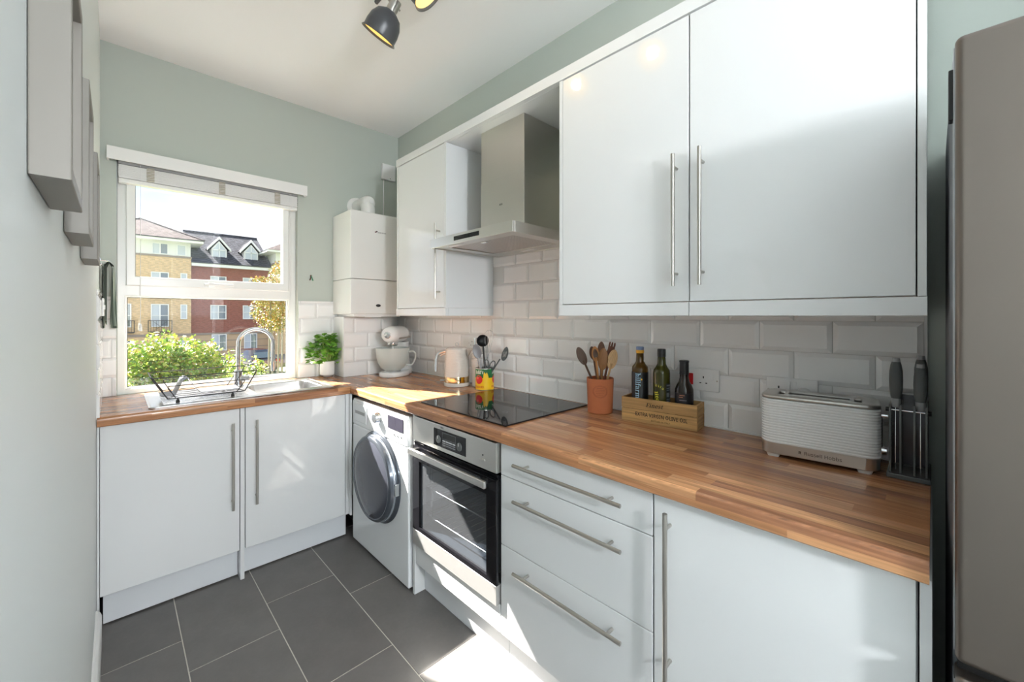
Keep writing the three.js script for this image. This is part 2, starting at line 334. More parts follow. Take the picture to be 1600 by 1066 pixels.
// ---------------------------------------------------------------- window in the back wall
{
  const z0 = ZB - 0.115, zf = ZB - 0.045, win = struct('window_1', merge([
    place(extrude(rect(WX0 + 0.0003, WX1 - 0.0003, 0.906, WY1 - 0.0003), zf - z0, 0.004, [rect(0.096, 0.903, 0.934, 1.442).reverse(), rect(0.104, 0.895, 1.505, 2.125).reverse()]), 0, 0, z0)]), M.upvc);
  // glazing beads round the fixed pane, the top-hung sash, the panes and the handle
  struct('bead', place(extrude(rect(0.094, 0.905, 0.932, 1.444), 0.022, 0.003, [rect(0.103, 0.896, 0.941, 1.435).reverse()]), 0, 0, zf - 0.034), M.upvc, win);
  const sash = struct('sash', place(extrude(rect(0.098, 0.901, 1.499, 2.131), 0.055, 0.004, [rect(0.135, 0.864, 1.550, 2.094).reverse()]), 0, 0, zf - 0.038), M.upvc, win);
  struct('pane', box(0.1, 0.899, 0.938, 1.438, zf - 0.040, zf - 0.0395), M.pane, win);
  struct('pane', box(0.134, 0.865, 1.549, 2.095, zf - 0.018, zf - 0.0175), M.pane, sash);
  struct('gasket', [place(extrude(rect(0.133, 0.866, 1.548, 2.096), 0.004, 0, [rect(0.1375, 0.8615, 1.5525, 2.0915).reverse()]), 0, 0, zf - 0.016)], M.black, sash);
  struct('gasket', [place(extrude(rect(0.1025, 0.8965, 0.9405, 1.4355), 0.004, 0, [rect(0.1055, 0.8935, 0.9435, 1.4325).reverse()]), 0, 0, zf - 0.038)], M.black, win);
  struct('handle', [rbox(0.435, 0.585, 1.514, 1.528, zf + 0.036, zf + 0.046, 0.004), rbox(0.455, 0.49, 1.509, 1.533, zf + 0.015, zf + 0.04, 0.004)], M.white, sash);
  struct('sill', place(extrude(rect(WX0 - 0.05, WX1 + 0.05, 0, 0.035), 0.15, 0.003), 0, 0.868, ZB - T - 0.14), M.trim, win);
}
{ // added window in the unseen rear wall, lets in fill daylight
  const w2 = struct('window_2', place(extrude(rect(0.08, 1.62, 0.10, 2.55), 0.06, 0.004, [rect(0.13, 0.83, 0.15, 2.5).reverse(), rect(0.87, 1.57, 0.15, 2.5).reverse()]), 0, 0, ZR + 0.04), M.upvc);
  struct('pane', box(0.125, 0.835, 0.145, 2.505, ZR + 0.07, ZR + 0.0705), M.pane, w2); struct('pane', box(0.865, 1.575, 0.145, 2.505, ZR + 0.07, ZR + 0.0705), M.pane, w2);
}
// ---------------------------------------------------------------- fitted units. Local frame: front faces +z, width along +x, y up
const RT = -Math.PI / 2, XD = 1.087;                                  // right run: local +z is world -x, local +x is world +z
function barHandle(parent, len, pos, vertical, posts = 0.045) {        // round bar on two posts, standing 32 mm off the door
  const r = 0.006, h = len / 2, p = h - posts, o = [];
  o.push(vertical ? cyl(r, r, [0, -h, 0.032], [0, h, 0.032], 16) : cyl(r, r, [-h, 0, 0.032], [h, 0, 0.032], 16));
  for (const s of [-1, 1]) o.push(vertical ? cyl(0.0045, 0.0045, [0, s * p, 0], [0, s * p, 0.03], 12) : cyl(0.0045, 0.0045, [s * p, 0, 0], [s * p, 0, 0.03], 12));
  const m = part('handle', o, M.nickel, parent); m.position.set(...pos); return m;
}
function carcassGeo(w, y0, y1, d, open = false) {
  const t = 0.016, g = [box(0, t, y0, y1, -d, -0.020), box(w - t, w, y0, y1, -d, -0.020), box(t, w - t, y0, y0 + t, -d, -0.020), box(t, w - t, y0 + t, y1, -d, -d + 0.008)];
  if (!open) g.push(box(t, w - t, y1 - t, y1, -d + 0.008, -0.020));
  return g;
}
function doorLeaf(parent, x0, x1, y0, y1, name = 'door') { const m = part(name, rbox(x0, x1, y0, y1, -0.018, 0, 0.0015), M.gloss, parent); return m; }

// left run below the window
{
  const a = thing('base_cabinet', 'white gloss sink cabinet beside the left wall, with its door handle on the right', 'cabinet', [0.0, 0, 0]);
  part('carcass', carcassGeo(0.496, 0.15, 0.868, 0.55, true).map((g) => g.translate(0.0105, 0, 0)), M.carcass, a);
  const da = doorLeaf(a, 0.0105, 0.506, 0.151, 0.866); barHandle(da, 0.43, [0.475, 0.587, 0], true, 0.04);
  part('filler_strip', rbox(0.0012, 0.0088, 0.001, 0.868, -0.05, -0.003, 0.001), M.carcass, a);
  const b = thing('base_cabinet', 'white gloss sink cabinet under the sink bowl, with its door handle on the left', 'cabinet', [0.530, 0, 0]);
  part('carcass', carcassGeo(0.50, 0.15, 0.868, 0.55, true), M.carcass, b);
  const db = doorLeaf(b, 0.002, 0.506, 0.151, 0.866); barHandle(db, 0.43, [0.047, 0.587, 0], true, 0.04);
  single('end_panel', 'narrow white panel standing on the floor between the two sink cabinets', 'panel', rbox(0.509, 0.527, 0.001, 0.868, -0.55, 0.002, 0.001), M.gloss);
  single('corner_post', 'white corner filler strip between the sink cabinet and the washing machine', 'panel', [rbox(1.039, 1.062, 0.15, 0.868, -0.10, 0, 0.001), rbox(1.0565, 1.066, 0.15, 0.868, 0.0005, 0.0294, 0.001)], M.gloss);
  single('plinth_board', 'white plinth board under the sink cabinet by the left wall', 'plinth', [rbox(0.019, 0.507, 0.008, 0.149, -0.066, -0.05, 0.001)], M.plinth);
  single('plinth_board', 'white plinth board under the sink cabinet next to the washing machine', 'plinth', [rbox(0.529, 1.060, 0.008, 0.149, -0.066, -0.05, 0.001)], M.plinth);
}
// right run
{
  single('end_panel', 'narrow white panel standing between the washing machine and the oven', 'panel', rbox(XD - 0.004, 1.66, 0.001, 0.868, 0.692, 0.709, 0.001), M.gloss);
  // oven housing
  const oh = thing('oven_housing', 'white housing cabinet around the built-in oven', 'cabinet', [XD, 0, 0.711], RT);
  const w = 0.599;
  part('carcass', [box(0, 0.016, 0.15, 0.868, -0.57, -0.022), box(w - 0.016, w, 0.15, 0.868, -0.57, -0.022), box(0.016, w - 0.016, 0.15, 0.166, -0.57, -0.022), box(0.016, w - 0.016, 0.255, 0.268, -0.57, -0.022)], M.carcass, oh);
  part('filler_panel', rbox(0.002, w - 0.002, 0.152, 0.254, -0.018, 0, 0.0015), M.gloss, oh);
  // drawers
  const dr = thing('drawer_unit', 'white gloss drawer unit with three drawers and long bar handles', 'drawers', [XD, 0, 1.3125], RT);
  part('carcass', carcassGeo(0.6, 0.15, 0.868, 0.55), M.carcass, dr);
  for (const [y0, y1, hy] of [[0.7455, 0.866, 0.809], [0.488, 0.7425, 0.682], [0.152, 0.485, 0.430]]) {
    const d = doorLeaf(dr, 0.0015, 0.5985, y0, y1, 'drawer'); barHandle(d, 0.425, [0.308, hy, 0], false, 0.045);
  }
  // last base cabinet
  const bc = thing('base_cabinet', 'white gloss base cabinet beside the fridge, under the toaster', 'cabinet', [XD, 0, 1.914], RT);
  part('carcass', carcassGeo(0.499, 0.15, 0.868, 0.55), M.carcass, bc);
  const d = doorLeaf(bc, 0.0015, 0.497, 0.152, 0.866); barHandle(d, 0.43, [0.046, 0.618, 0], true, 0.04);
  single('end_panel', 'narrow white panel closing the base units beside the fridge', 'panel', rbox(XD - 0.001, 1.66, 0.001, 0.868, 2.4155, 2.4315, 0.001), M.gloss);
  single('plinth_board', 'white plinth board below the oven', 'plinth', [rbox(1.137, 1.153, 0.010, 0.149, 0.711, 1.306, 0.001), box(1.141, 1.153, 0.0005, 0.010, 0.711, 1.306)], M.plinth);
  single('plinth_board', 'white plinth board below the drawers and the last base cabinet', 'plinth', [rbox(1.137, 1.153, 0.010, 0.149, 1.308, 2.414, 0.001), box(1.141, 1.153, 0.0005, 0.010, 1.308, 2.414)], M.plinth);
}
// ---------------------------------------------------------------- worktops of glued staves
const SINK = { x0: 0.60, x1: 0.955, z0: -0.44, z1: -0.085 };
{
  const y0 = 0.870, y1 = 0.910, sw = 0.0398;
  const staveGeo = (l0, l1, c0, c1, ya, yb, alongX) => { const g = alongX ? box(l0, l1, ya, yb, c0, c1) : box(c0, c1, ya, yb, l0, l1); return boxUV(g, alongX, rr(0, 5), rr(0, 5)); };
  const pick = () => staves[Math.floor(rnd() * staves.length)];
  function run(parent, alongX, len0, len1, front, sign, rows, hole) {
    for (let r = 1; r <= rows; r++) {
      let c0 = front + sign * (0.030 + (r - 1) * sw), c1 = front + sign * (0.030 + r * sw); if (r === rows) c1 = alongX ? ZB + 0.002 : W - 0.009; if (c0 > c1) [c0, c1] = [c1, c0];
      let l = len0 - rr(0, 0.3);
      while (l < len1 - 1e-4) {
        const q = l + rr(0.24, 0.52); let a = Math.max(l, len0), b = Math.min(q, len1); if (len1 - b < 0.06) b = len1; l = b < len1 ? q : len1;
        const m = pick();
        let spans = [[a, b]];
        if (hole && c1 > hole.z0 && c0 < hole.z1) spans = [[a, Math.min(b, hole.x0)], [Math.max(a, hole.x1), b]];
        for (const [s, e] of spans) if (e - s > 0.004) part('stave', staveGeo(s, e, c0, c1, 0.902, y1, alongX), m, parent);
      }
    }
    // the rounded front edge: an upper nosing and a lower strip
    for (const [prof, seedOff] of [[[[0, 0.9095 - 0.02], [0, 0.902], [0.0012, 0.9062], [0.0045, 0.9092], [0.0085, 0.91], [0.030, 0.91], [0.030, 0.8895]], 0], [[[0, 0.8735], [0, 0.8895], [0.030, 0.8895], [0.030, 0.870], [0.0035, 0.870]], 0.13]]) {
      let l = len0 - rr(0, 0.3);
      while (l < len1 - 1e-4) {
        const q = l + rr(0.24, 0.52), a = Math.max(l, len0); let b = Math.min(q, len1); if (len1 - b < 0.06) b = len1; l = b < len1 ? q : len1;
        const s = new THREE.Shape(prof.map((p) => new THREE.Vector2(...p))), g = new THREE.ExtrudeGeometry(s, { depth: b - a, bevelEnabled: false });
        if (alongX) { g.rotateY(Math.PI / 2); g.translate(a, 0, front); } else { g.translate(0, 0, a); g.applyMatrix4(new THREE.Matrix4().makeTranslation(front, 0, 0)); }
        let h = toCreasedNormals(g, 0.7); h = boxUV(h, alongX, rr(0, 5), rr(0, 5));
        part('stave', h, pick(), parent);
      }
    }
  }
  const right = thing('worktop', 'long butcher-block worktop carrying the hob, the toaster and the oil crate', 'worktop');
  part('core', box(1.092, W - 0.009, y0, 0.9025, ZB + 0.012, 2.428), M.rubber.clone(), right).material = woodMat(0.40, 0.2, 0.1, 0.6);
  run(right, false, ZB + 0.012, 2.428, 1.060, 1, 16);
  const left = thing('worktop', 'short butcher-block worktop under the window, carrying the sink and dish rack', 'worktop');
  const core = extrude(rect(0.002, 1.0585, ZB + 0.002, -0.0085), 0.0325, 0, [rect(SINK.x0, SINK.x1, SINK.z0, SINK.z1).reverse()]);
  core.rotateX(Math.PI / 2); core.translate(0, 0.9025, 0);
  part('core', core, woodMat(0.40, 0.2, 0.1, 0.6), left);
  run(left, true, 0.002, 1.0585, 0.0215, -1, 14, SINK);
}
// ---------------------------------------------------------------- wall units on the right wall
const XU = 1.345;
{
  const u1 = thing('wall_cabinet', 'narrow white gloss wall cabinet between the boiler and the cooker hood', 'cabinet', [XU, 0, 0.051], RT);
  const side = (p, x0, x1, y0 = 1.3775, y1 = 2.2785) => part('side_panel', rbox(x0, x1, y0, y1, -0.343, 0.0, 0.001), M.gloss, p);
  part('carcass', carcassGeo(0.505, 1.38, 2.276, 0.325).map((g) => g.translate(0.018, 0, 0)), M.carcass, u1);
  side(u1, 0, 0.0175); side(u1, 0.5235, 0.541);
  const d1 = doorLeaf(u1, 0.020, 0.521, 1.380, 2.276); barHandle(d1, 0.415, [0.483, 1.634, 0], true, 0.04);
  part('pelmet', [rbox(0, 0.541, 1.334, 1.3765, -0.016, 0.004, 0.001), rbox(0, 0.016, 1.334, 1.3765, -0.343, -0.017, 0.001), rbox(0.525, 0.541, 1.334, 1.3765, -0.343, -0.017, 0.001)], M.gloss, u1);
  const u2 = thing('wall_cabinet', 'white gloss wall cabinet beside the cooker hood, reflecting the ceiling lamps', 'cabinet', [XU, 0, 1.381], RT);
  part('carcass', carcassGeo(0.502, 1.38, 2.276, 0.325).map((g) => g.translate(0.018, 0, 0)), M.carcass, u2);
  side(u2, 0, 0.0155); const d2 = doorLeaf(u2, 0.0175, 0.5185, 1.380, 2.276); barHandle(d2, 0.415, [0.482, 1.635, 0], true, 0.04);
  part('pelmet', [rbox(0, 0.5205, 1.334, 1.3765, -0.016, 0.004, 0.001), rbox(0, 0.016, 1.334, 1.3765, -0.343, -0.017, 0.001)], M.gloss, u2);
  const u3 = thing('wall_cabinet', 'white gloss wall cabinet nearest the fridge, above the toaster', 'cabinet', [XU, 0, 1.9025], RT);
  part('carcass', carcassGeo(0.502, 1.38, 2.276, 0.325), M.carcass, u3);
  const d3 = doorLeaf(u3, 0.0015, 0.503, 1.380, 2.276); barHandle(d3, 0.415, [0.042, 1.635, 0], true, 0.04);
  side(u3, 0.5055, 0.5205); part('pelmet', [rbox(0.001, 0.5215, 1.334, 1.3765, -0.016, 0.004, 0.001), rbox(0.5055, 0.5205, 1.334, 1.3765, -0.343, -0.017, 0.001)], M.gloss, u3);
  const c = thing('cornice', 'long white cornice board along the top of the wall cabinets', 'cornice', [XU, 0, 0.051], RT);
  part('front_board', rbox(-0.001, 2.374, 2.280, 2.324, -0.020, 0.004, 0.001), M.gloss, c);
  part('bridging_shelf', rbox(0, 2.373, 2.2795, 2.297, -0.348, -0.021, 0.001), M.gloss, c);
}
// ---------------------------------------------------------------- washing machine
const axisZ = (g, x, y, z) => place(g, x, y, z, 0, Math.PI / 2);      // a lathe whose axis points to +z
{
  const w = thing('washing_machine', 'white front-loading washing machine with a dark round door', 'washing machine', [1.069, 0, 0.0298], RT);
  const wd = 0.646;
  part('body', [rbox(0, wd, 0.016, 0.694, -0.54, 0, 0.008, 3), rbox(0.001, wd - 0.001, 0.69, 0.846, -0.54, -0.003, 0.008, 3)], M.appliance, w);
  part('control_panel', [rbox(0.004, wd - 0.004, 0.699, 0.835, -0.02, 0.002, 0.006, 3)], M.appliance, w);
  const dd = part('detergent_drawer', rbox(0.036, 0.195, 0.722, 0.826, -0.01, 0.007, 0.004, 2), M.appliance, w);
  part('drawer_grip', [rbox(0.055, 0.178, 0.768, 0.786, 0.0065, 0.0085, 0.001)], M.lightGrey, dd);
  part('knob', [axisZ(lathe([[0, 0.028], [0.022, 0.028], [0.026, 0.024], [0.028, 0.002], [0.034, 0.0]], 32), 0.336, 0.789, 0.002)], M.chrome, w);
  part('display', [rbox(0.444, 0.602, 0.758, 0.824, 0, 0.0045, 0.002)], std(new THREE.Color(0.035, 0.032, 0.05), 0.15), w);
  for (const k of [0, 1, 2]) part('button', axisZ(lathe([[0, 0.004], [0.005, 0.004], [0.006, 0]], 16), 0.51 + k * 0.035, 0.735, 0.002), M.lightGrey, w);
  const cx = 0.336, cy = 0.475;
  const d = part('door', axisZ(lathe([[0.238, 0], [0.238, 0.006], [0.230, 0.012], [0.224, 0.014], [0.221, 0.042], [0.212, 0.053], [0.198, 0.050]], 64), cx, cy, 0), std(new THREE.Color(0.10, 0.115, 0.14), 0.14, { metalness: 0.5 }), w);
  part('door_glass', axisZ(lathe([[0, 0.062], [0.08, 0.060], [0.15, 0.0565], [0.199, 0.0505], [0.199, 0.044]], 64), cx, cy, 0), M.smoked, d);
  part('latch', [rbox(cx + 0.224, cx + 0.236, cy - 0.03, cy + 0.03, 0.008, 0.03, 0.003)], M.chrome, d);
  part('rim_band', [axisZ(lathe([[0.2225, 0.018], [0.2245, 0.019], [0.2235, 0.030], [0.2215, 0.031]], 64), cx, cy, 0)], std(new THREE.Color(0.42, 0.46, 0.52), 0.15, { metalness: 0.8 }), d);
  for (const x of [0.06, wd - 0.06]) part('foot', cyl(0.022, 0.022, [x, 0.0, -0.06], [x, 0.018, -0.06]), M.rubber, w);
}
// ---------------------------------------------------------------- built-in oven
{
  const o = thing('built_in_oven', 'stainless steel built-in oven with a black glass door and bar handle', 'oven', [XD, 0, 0.7125], RT);
  const w = 0.596, F = 0.006;
  part('control_panel', rbox(0.002, w - 0.002, 0.7475, 0.861, -0.015, F + 0.012, 0.002), M.steel, o);
  const ctl = part('control_display', rbox(0.182, 0.412, 0.7655, 0.8405, F + 0.011, F + 0.0135, 0.001), M.blackGloss, o);
  for (const x of [0.222, 0.372]) {
    const k = part('knob', axisZ(lathe([[0, 0.006], [0.013, 0.006], [0.0165, 0.004], [0.017, 0]], 28), x, 0.797, F + 0.0135), M.greyPlastic, ctl);
    part('pointer', box(x - 0.001, x + 0.001, 0.800, 0.8125, F + 0.019, F + 0.0203), M.white, ctl); k.userData.label = 'round control knob';
  }
  addPrint('screen', ctl, 0.104, 0.062, (x, W, H) => {
    x.fillStyle = '#0b0c0e'; x.fillRect(0, 0, W, H); x.strokeStyle = '#8d9299'; x.lineWidth = 2; x.strokeRect(6, 4, W - 12, H * 0.42);
    x.fillStyle = '#cfd3d8'; x.fillRect(8, H * 0.55, W - 16, H * 0.1); x.fillStyle = '#9a9fa6'; x.fillRect(8, H * 0.72, W - 16, H * 0.06); x.fillRect(8, H * 0.86, W - 16, H * 0.06);
    x.fillStyle = '#222'; for (let k = 1; k < 4; k++) x.fillRect(8 + k * (W - 16) / 4, H * 0.54, 3, H * 0.4);
  }, [0.297, 0.803, F + 0.0139]);
  addPrint('brand_print', o, 0.034, 0.012, (x, W, H) => { x.fillStyle = '#3b3d40'; x.font = 'bold ' + H * 0.95 + 'px sans-serif'; x.textAlign = 'center'; x.textBaseline = 'middle'; x.fillText('AEG', W / 2, H / 2); }, [0.245, 0.8505, F + 0.0124], 0, 3000);
  const bt = part('button', rbox(0.505, 0.532, 0.778, 0.7865, F + 0.011, F + 0.017, 0.002), M.steel, o);
  part('indicator', axisZ(lathe([[0, 0.002], [0.003, 0.002], [0.003, 0]], 14), 0.5185, 0.800, F + 0.0118), M.black, bt);
  // door: black glass frame round a clear window, curved top, steel foot rail, bar handle
  const dY0 = 0.330, dY1 = 0.742;
  const door = part('door', place(extrude(rect(0.002, w - 0.002, dY0, dY1 - 0.02), 0.012, 0.0015, [rect(0.058, w - 0.060, 0.350, 0.655).reverse()]), 0, 0, F), M.blackGloss, o);
  part('top_edge', [place(extrude([[0, 0], [0.012, 0], [0.010, 0.010], [0.002, 0.018], [-0.006, 0.018]], w - 0.006, 0), 0.003, dY1 - 0.0205, F, Math.PI / 2).translate(0, 0, 0)], M.blackGloss, door);
  part('window', box(0.05, w - 0.05, 0.340, 0.665, F + 0.003, F + 0.0035), M.darkPane, door);
  part('foot_rail', rbox(0.002, w - 0.002, 0.2565, 0.3285, -0.01, F + 0.012, 0.0015), std(new THREE.Color(0.62, 0.62, 0.61), 0.5, { metalness: 0.85, bumpMap: steelTex, bumpScale: 0.00008 }), door);
  const h = part('handle', rbox(0.020, 0.570, 0.694, 0.722, F + 0.038, F + 0.052, 0.004, 3), std(new THREE.Color(0.70, 0.69, 0.66), 0.33, { metalness: 1 }), door);
  for (const x of [0.042, 0.535]) part('bracket', rbox(x - 0.014, x + 0.014, 0.699, 0.717, F + 0.008, F + 0.040, 0.003), M.black, h);
  // cavity and racks
  const cav = part('cavity', [box(0.04, 0.046, 0.345, 0.70, -0.44, -0.004), box(w - 0.046, w - 0.040, 0.345, 0.70, -0.44, -0.004), box(0.046, w - 0.046, 0.340, 0.346, -0.44, -0.004), box(0.046, w - 0.046, 0.694, 0.700, -0.44, -0.004), box(0.046, w - 0.046, 0.346, 0.694, -0.446, -0.44)], M.enamel, o);
  const rackMat = std(new THREE.Color(0.7, 0.68, 0.62), 0.2, { metalness: 1 });
  for (const y of [0.40, 0.53]) {
    const g = [wire([[0.052, y, -0.02], [w - 0.052, y, -0.02], [w - 0.052, y, -0.41], [0.052, y, -0.41]], 0.003, true, 8)];
    for (let k = 1; k < 12; k++) g.push(cyl(0.0014, 0.0014, [0.052 + k * (w - 0.104) / 12, y, -0.02], [0.052 + k * (w - 0.104) / 12, y, -0.41], 6));
    part('rack', g, rackMat, cav);
  }
  for (const x of [0.052, w - 0.052]) part('side_rail', [0.39, 0.45, 0.52, 0.58].map((y) => cyl(0.002, 0.002, [x, y, -0.02], [x, y, -0.42], 6)).concat([cyl(0.0022, 0.0022, [x, 0.37, -0.06], [x, 0.64, -0.06], 6)]), rackMat, cav);
}
// ---------------------------------------------------------------- induction hob
{
  const h = single('induction_hob', 'black glass induction hob set into the worktop over the oven', 'hob', rbox(1.122, 1.648, 0.9102, 0.9165, 0.702, 1.300, 0.002, 2), M.blackGloss);
  const ring = (x, z, r, n) => { const p = []; for (let k = 0; k <= 40; k++) p.push(V(x + r * Math.cos(k * Math.PI / 20), 0.9166, z + r * Math.sin(k * Math.PI / 20))); return tubeAlong(p, 0.0003, 4); };
  part('zone_marking', [ring(1.27, 0.86, 0.012), ring(1.50, 0.86, 0.012), ring(1.27, 1.14, 0.012), ring(1.50, 1.14, 0.012)], M.lightGrey, h);
}
// ---------------------------------------------------------------- cooker hood
{
  const XH = 1.213, h = thing('cooker_hood', 'stainless steel chimney cooker hood on the tiled wall above the hob', 'cooker hood', [XH, 1.677, 0.640], RT);
  const w = 0.606, D = -(W - 0.012 - XH), ch = 0.046;
  part('canopy', [rbox(0, w, 0, ch, -0.012, 0, 0.001), rbox(0, 0.010, 0, ch, D, -0.012, 0.001), rbox(w - 0.010, w, 0, ch, D, -0.012, 0.001), rbox(0.010, w - 0.010, 0, ch, D, D + 0.010, 0.001), box(0.010, w - 0.010, ch - 0.006, ch, D + 0.010, -0.012)], M.steel, h);
  const under = part('underside', place(extrude(rect(0.010, w - 0.010, D + 0.010, -0.012), 0.004, 0, [rect(0.075, w - 0.075, D + 0.10, -0.075).reverse()]), 0, 0.008, 0, 0, Math.PI / 2), M.steel, h);
  const fl = dataTex(128, 128, (u, v) => { const a = (u * 24) % 1 - 0.5, b = (v * 24) % 1 - 0.5; const q = Math.max(0, 1 - 2.2 * Math.hypot(a, b)); return 0.25 + 0.75 * (1 - q); }, true, [4.2, 4.2]);
  part('grease_filter', boxUV(box(0.073, w - 0.073, 0.0085, 0.0125, D + 0.098, -0.073)), std(new THREE.Color(0.66, 0.63, 0.61), 0.4, { metalness: 0.7, map: fl, bumpMap: fl, bumpScale: 0.002 }), h);
  part('filter_catch', [rbox(0.285, 0.325, 0.0035, 0.0085, -0.115, -0.095, 0.001)], M.chrome, h);
  for (const [x, z] of [[0.16, -0.045], [0.30, D + 0.055]]) part('light', rbox(x - 0.05, x + 0.05, 0.0015, 0.005, z - 0.012, z + 0.012, 0.001), M.white, under);
  part('display', rbox(0.205, 0.392, 0.014, 0.034, -0.001, 0.0012, 0.0005), M.blackGloss, h);
  part('chimney', rbox(0.160, 0.470, ch, 0.602, D, -0.207, 0.0015), M.steelV, h);
  part('chimney_sleeve', rbox(0.1585, 0.4715, ch, 0.335, D - 0.001, -0.2055, 0.001), M.steelV, h);
  addPrint('brand_print', h, 0.036, 0.013, (x, W, H) => { x.fillStyle = '#1d1d1d'; x.font = 'bold ' + H * 0.98 + 'px sans-serif'; x.textAlign = 'center'; x.textBaseline = 'middle'; x.fillText('AEG', W / 2, H / 2); }, [0.312, 0.205, -0.2050], 0, 3000);
}
// ---------------------------------------------------------------- fridge freezer
{
  const f = thing('fridge_freezer', 'tall stainless steel fridge freezer at the right edge of the view', 'fridge', [1.030, 0, 2.456], RT);
  const w = 0.60;
  part('body', rbox(0, w, 0.012, 1.782, -0.645, -0.070, 0.004), M.fridgeSide, f);
  for (const [y0, y1, n] of [[0.775, 1.785, 'upper'], [0.04, 0.752, 'lower']]) {
    const d = part('door', rbox(0.001, w - 0.001, y0, y1, -0.058, 0, 0.010, 4), M.fridge, f, n === 'upper' ? 'upper fridge door' : 'lower freezer door');
    part('gasket', box(0.012, w - 0.012, y0 + 0.012, y1 - 0.012, -0.071, -0.057), M.lightGrey, d);
    part('edge_strip', rbox(-0.0005, 0.003, y0 + 0.012, y1 - 0.012, -0.050, -0.014, 0.001), std(new THREE.Color(0.42, 0.43, 0.46), 0.3, { metalness: 0.8 }), d);
  }
  part('grip_recess', box(0.004, w - 0.004, 0.752, 0.775, -0.066, -0.030), M.black, f);
  part('hinge', rbox(-0.006, 0.002, 1.66, 1.745, -0.050, -0.030, 0.002), M.black, f);
  for (const x of [0.05, w - 0.05]) part('foot', cyl(0.02, 0.02, [x, 0, -0.12], [x, 0.014, -0.12]), M.rubber, f);
}
// ---------------------------------------------------------------- boiler with flue, controller and cable
{
  const b = thing('boiler', 'white wall-hung gas boiler in the corner above the mixer', 'boiler', [1.178, 1.345, -0.262]);
  const w = 0.40, d = -0.310, h = 0.70;
  part('casing', rbox(0, w, 0.240, h, d, 0, 0.006, 3), M.boiler, b);
  const fl = part('lower_flap', rbox(0, w, 0, 0.2375, d, 0.0005, 0.006, 3), M.boiler, b);
  part('gauge', axisZ(lathe([[0, 0.004], [0.010, 0.004], [0.013, 0.001], [0.014, 0]], 24).scale(1.3, 1, 0.7), 0.195, 0.060, 0.0005), M.black, fl);
  addPrint('brand_print', b, 0.10, 0.022, (x, W, H) => {
    x.fillStyle = '#8a8a8c'; x.font = 'bold ' + H * 0.5 + 'px sans-serif'; x.textBaseline = 'middle'; x.fillText('WORCESTER', W * 0.24, H * 0.66, W * 0.75);
    x.fillStyle = '#3c3c44'; x.beginPath(); x.moveTo(W * 0.02, H * 0.6); x.lineTo(W * 0.2, H * 0.12); x.lineTo(W * 0.26, H * 0.4); x.lineTo(W * 0.1, H * 0.85); x.fill();
    x.fillStyle = '#9c2e2e'; x.fillRect(W * 0.09, H * 0.4, W * 0.06, H * 0.25);
  }, [0.215, 0.572, 0.0008], 0, 2500);
  part('pipe_tray', [rbox(0.03, w - 0.03, -0.018, 0.001, d + 0.02, -0.012, 0.004), rbox(0.10, 0.22, -0.022, -0.014, -0.06, -0.008, 0.002)], M.white, b);
  const f = thing('boiler_flue', 'white flue elbow running from the top of the boiler to the wall', 'flue pipe', [1.355, 2.0455, -0.385]);
  const arc = []; for (let k = 0; k <= 10; k++) { const a = k / 10 * Math.PI / 2; arc.push(V(0, 0.045 + 0.055 * Math.sin(a), -0.055 + 0.055 * Math.cos(a))); }
  part('elbow', [tubeAlong([V(0, 0, 0), V(0, 0.02, 0), ...arc, V(0, 0.10, -0.17)], 0.047, 28), place(lathe([[0, 0.030], [0.035, 0.028], [0.046, 0.015], [0.049, -0.01], [0.049, -0.05]], 32), 0, 0.098, 0.0, 0, Math.PI / 2)], M.boiler, f);
  part('wall_flange', axisZ(lathe([[0, 0.014], [0.062, 0.014], [0.070, 0.008], [0.072, 0]], 36), 0, 0.10, -0.1945), M.boiler, f);
  part('test_cap', axisZ(lathe([[0, 0.012], [0.012, 0.012], [0.014, 0.010], [0.014, 0]], 24), 0.012, 0.102, 0.029), M.white, f);
  part('collar', lathe([[0.047, 0], [0.060, 0], [0.060, 0.012], [0.047, 0.016]], 32), M.white, f);
  const c = thing('control_box', 'small white control box high on the wall above the boiler', 'control box', [1.603, 2.402, ZB]);
  part('cover', rbox(-0.055, 0.055, 0, 0.122, 0.001, 0.032, 0.006, 3), M.white, c);
  part('status_light', axisZ(lathe([[0, 0.002], [0.003, 0.0015], [0.003, 0]], 12), 0.01, 0.012, 0.032), M.black, c);
  single('cable', 'thin white cable running from the control box down to the boiler', 'cable', tubeAlong(curve([[1.568, 2.403, ZB + 0.012], [1.568, 2.38, ZB + 0.008], [1.570, 2.25, ZB + 0.006], [1.566, 2.12, ZB + 0.006], [1.558, 2.047, ZB + 0.018]], 16), 0.004, 8), M.white);
}
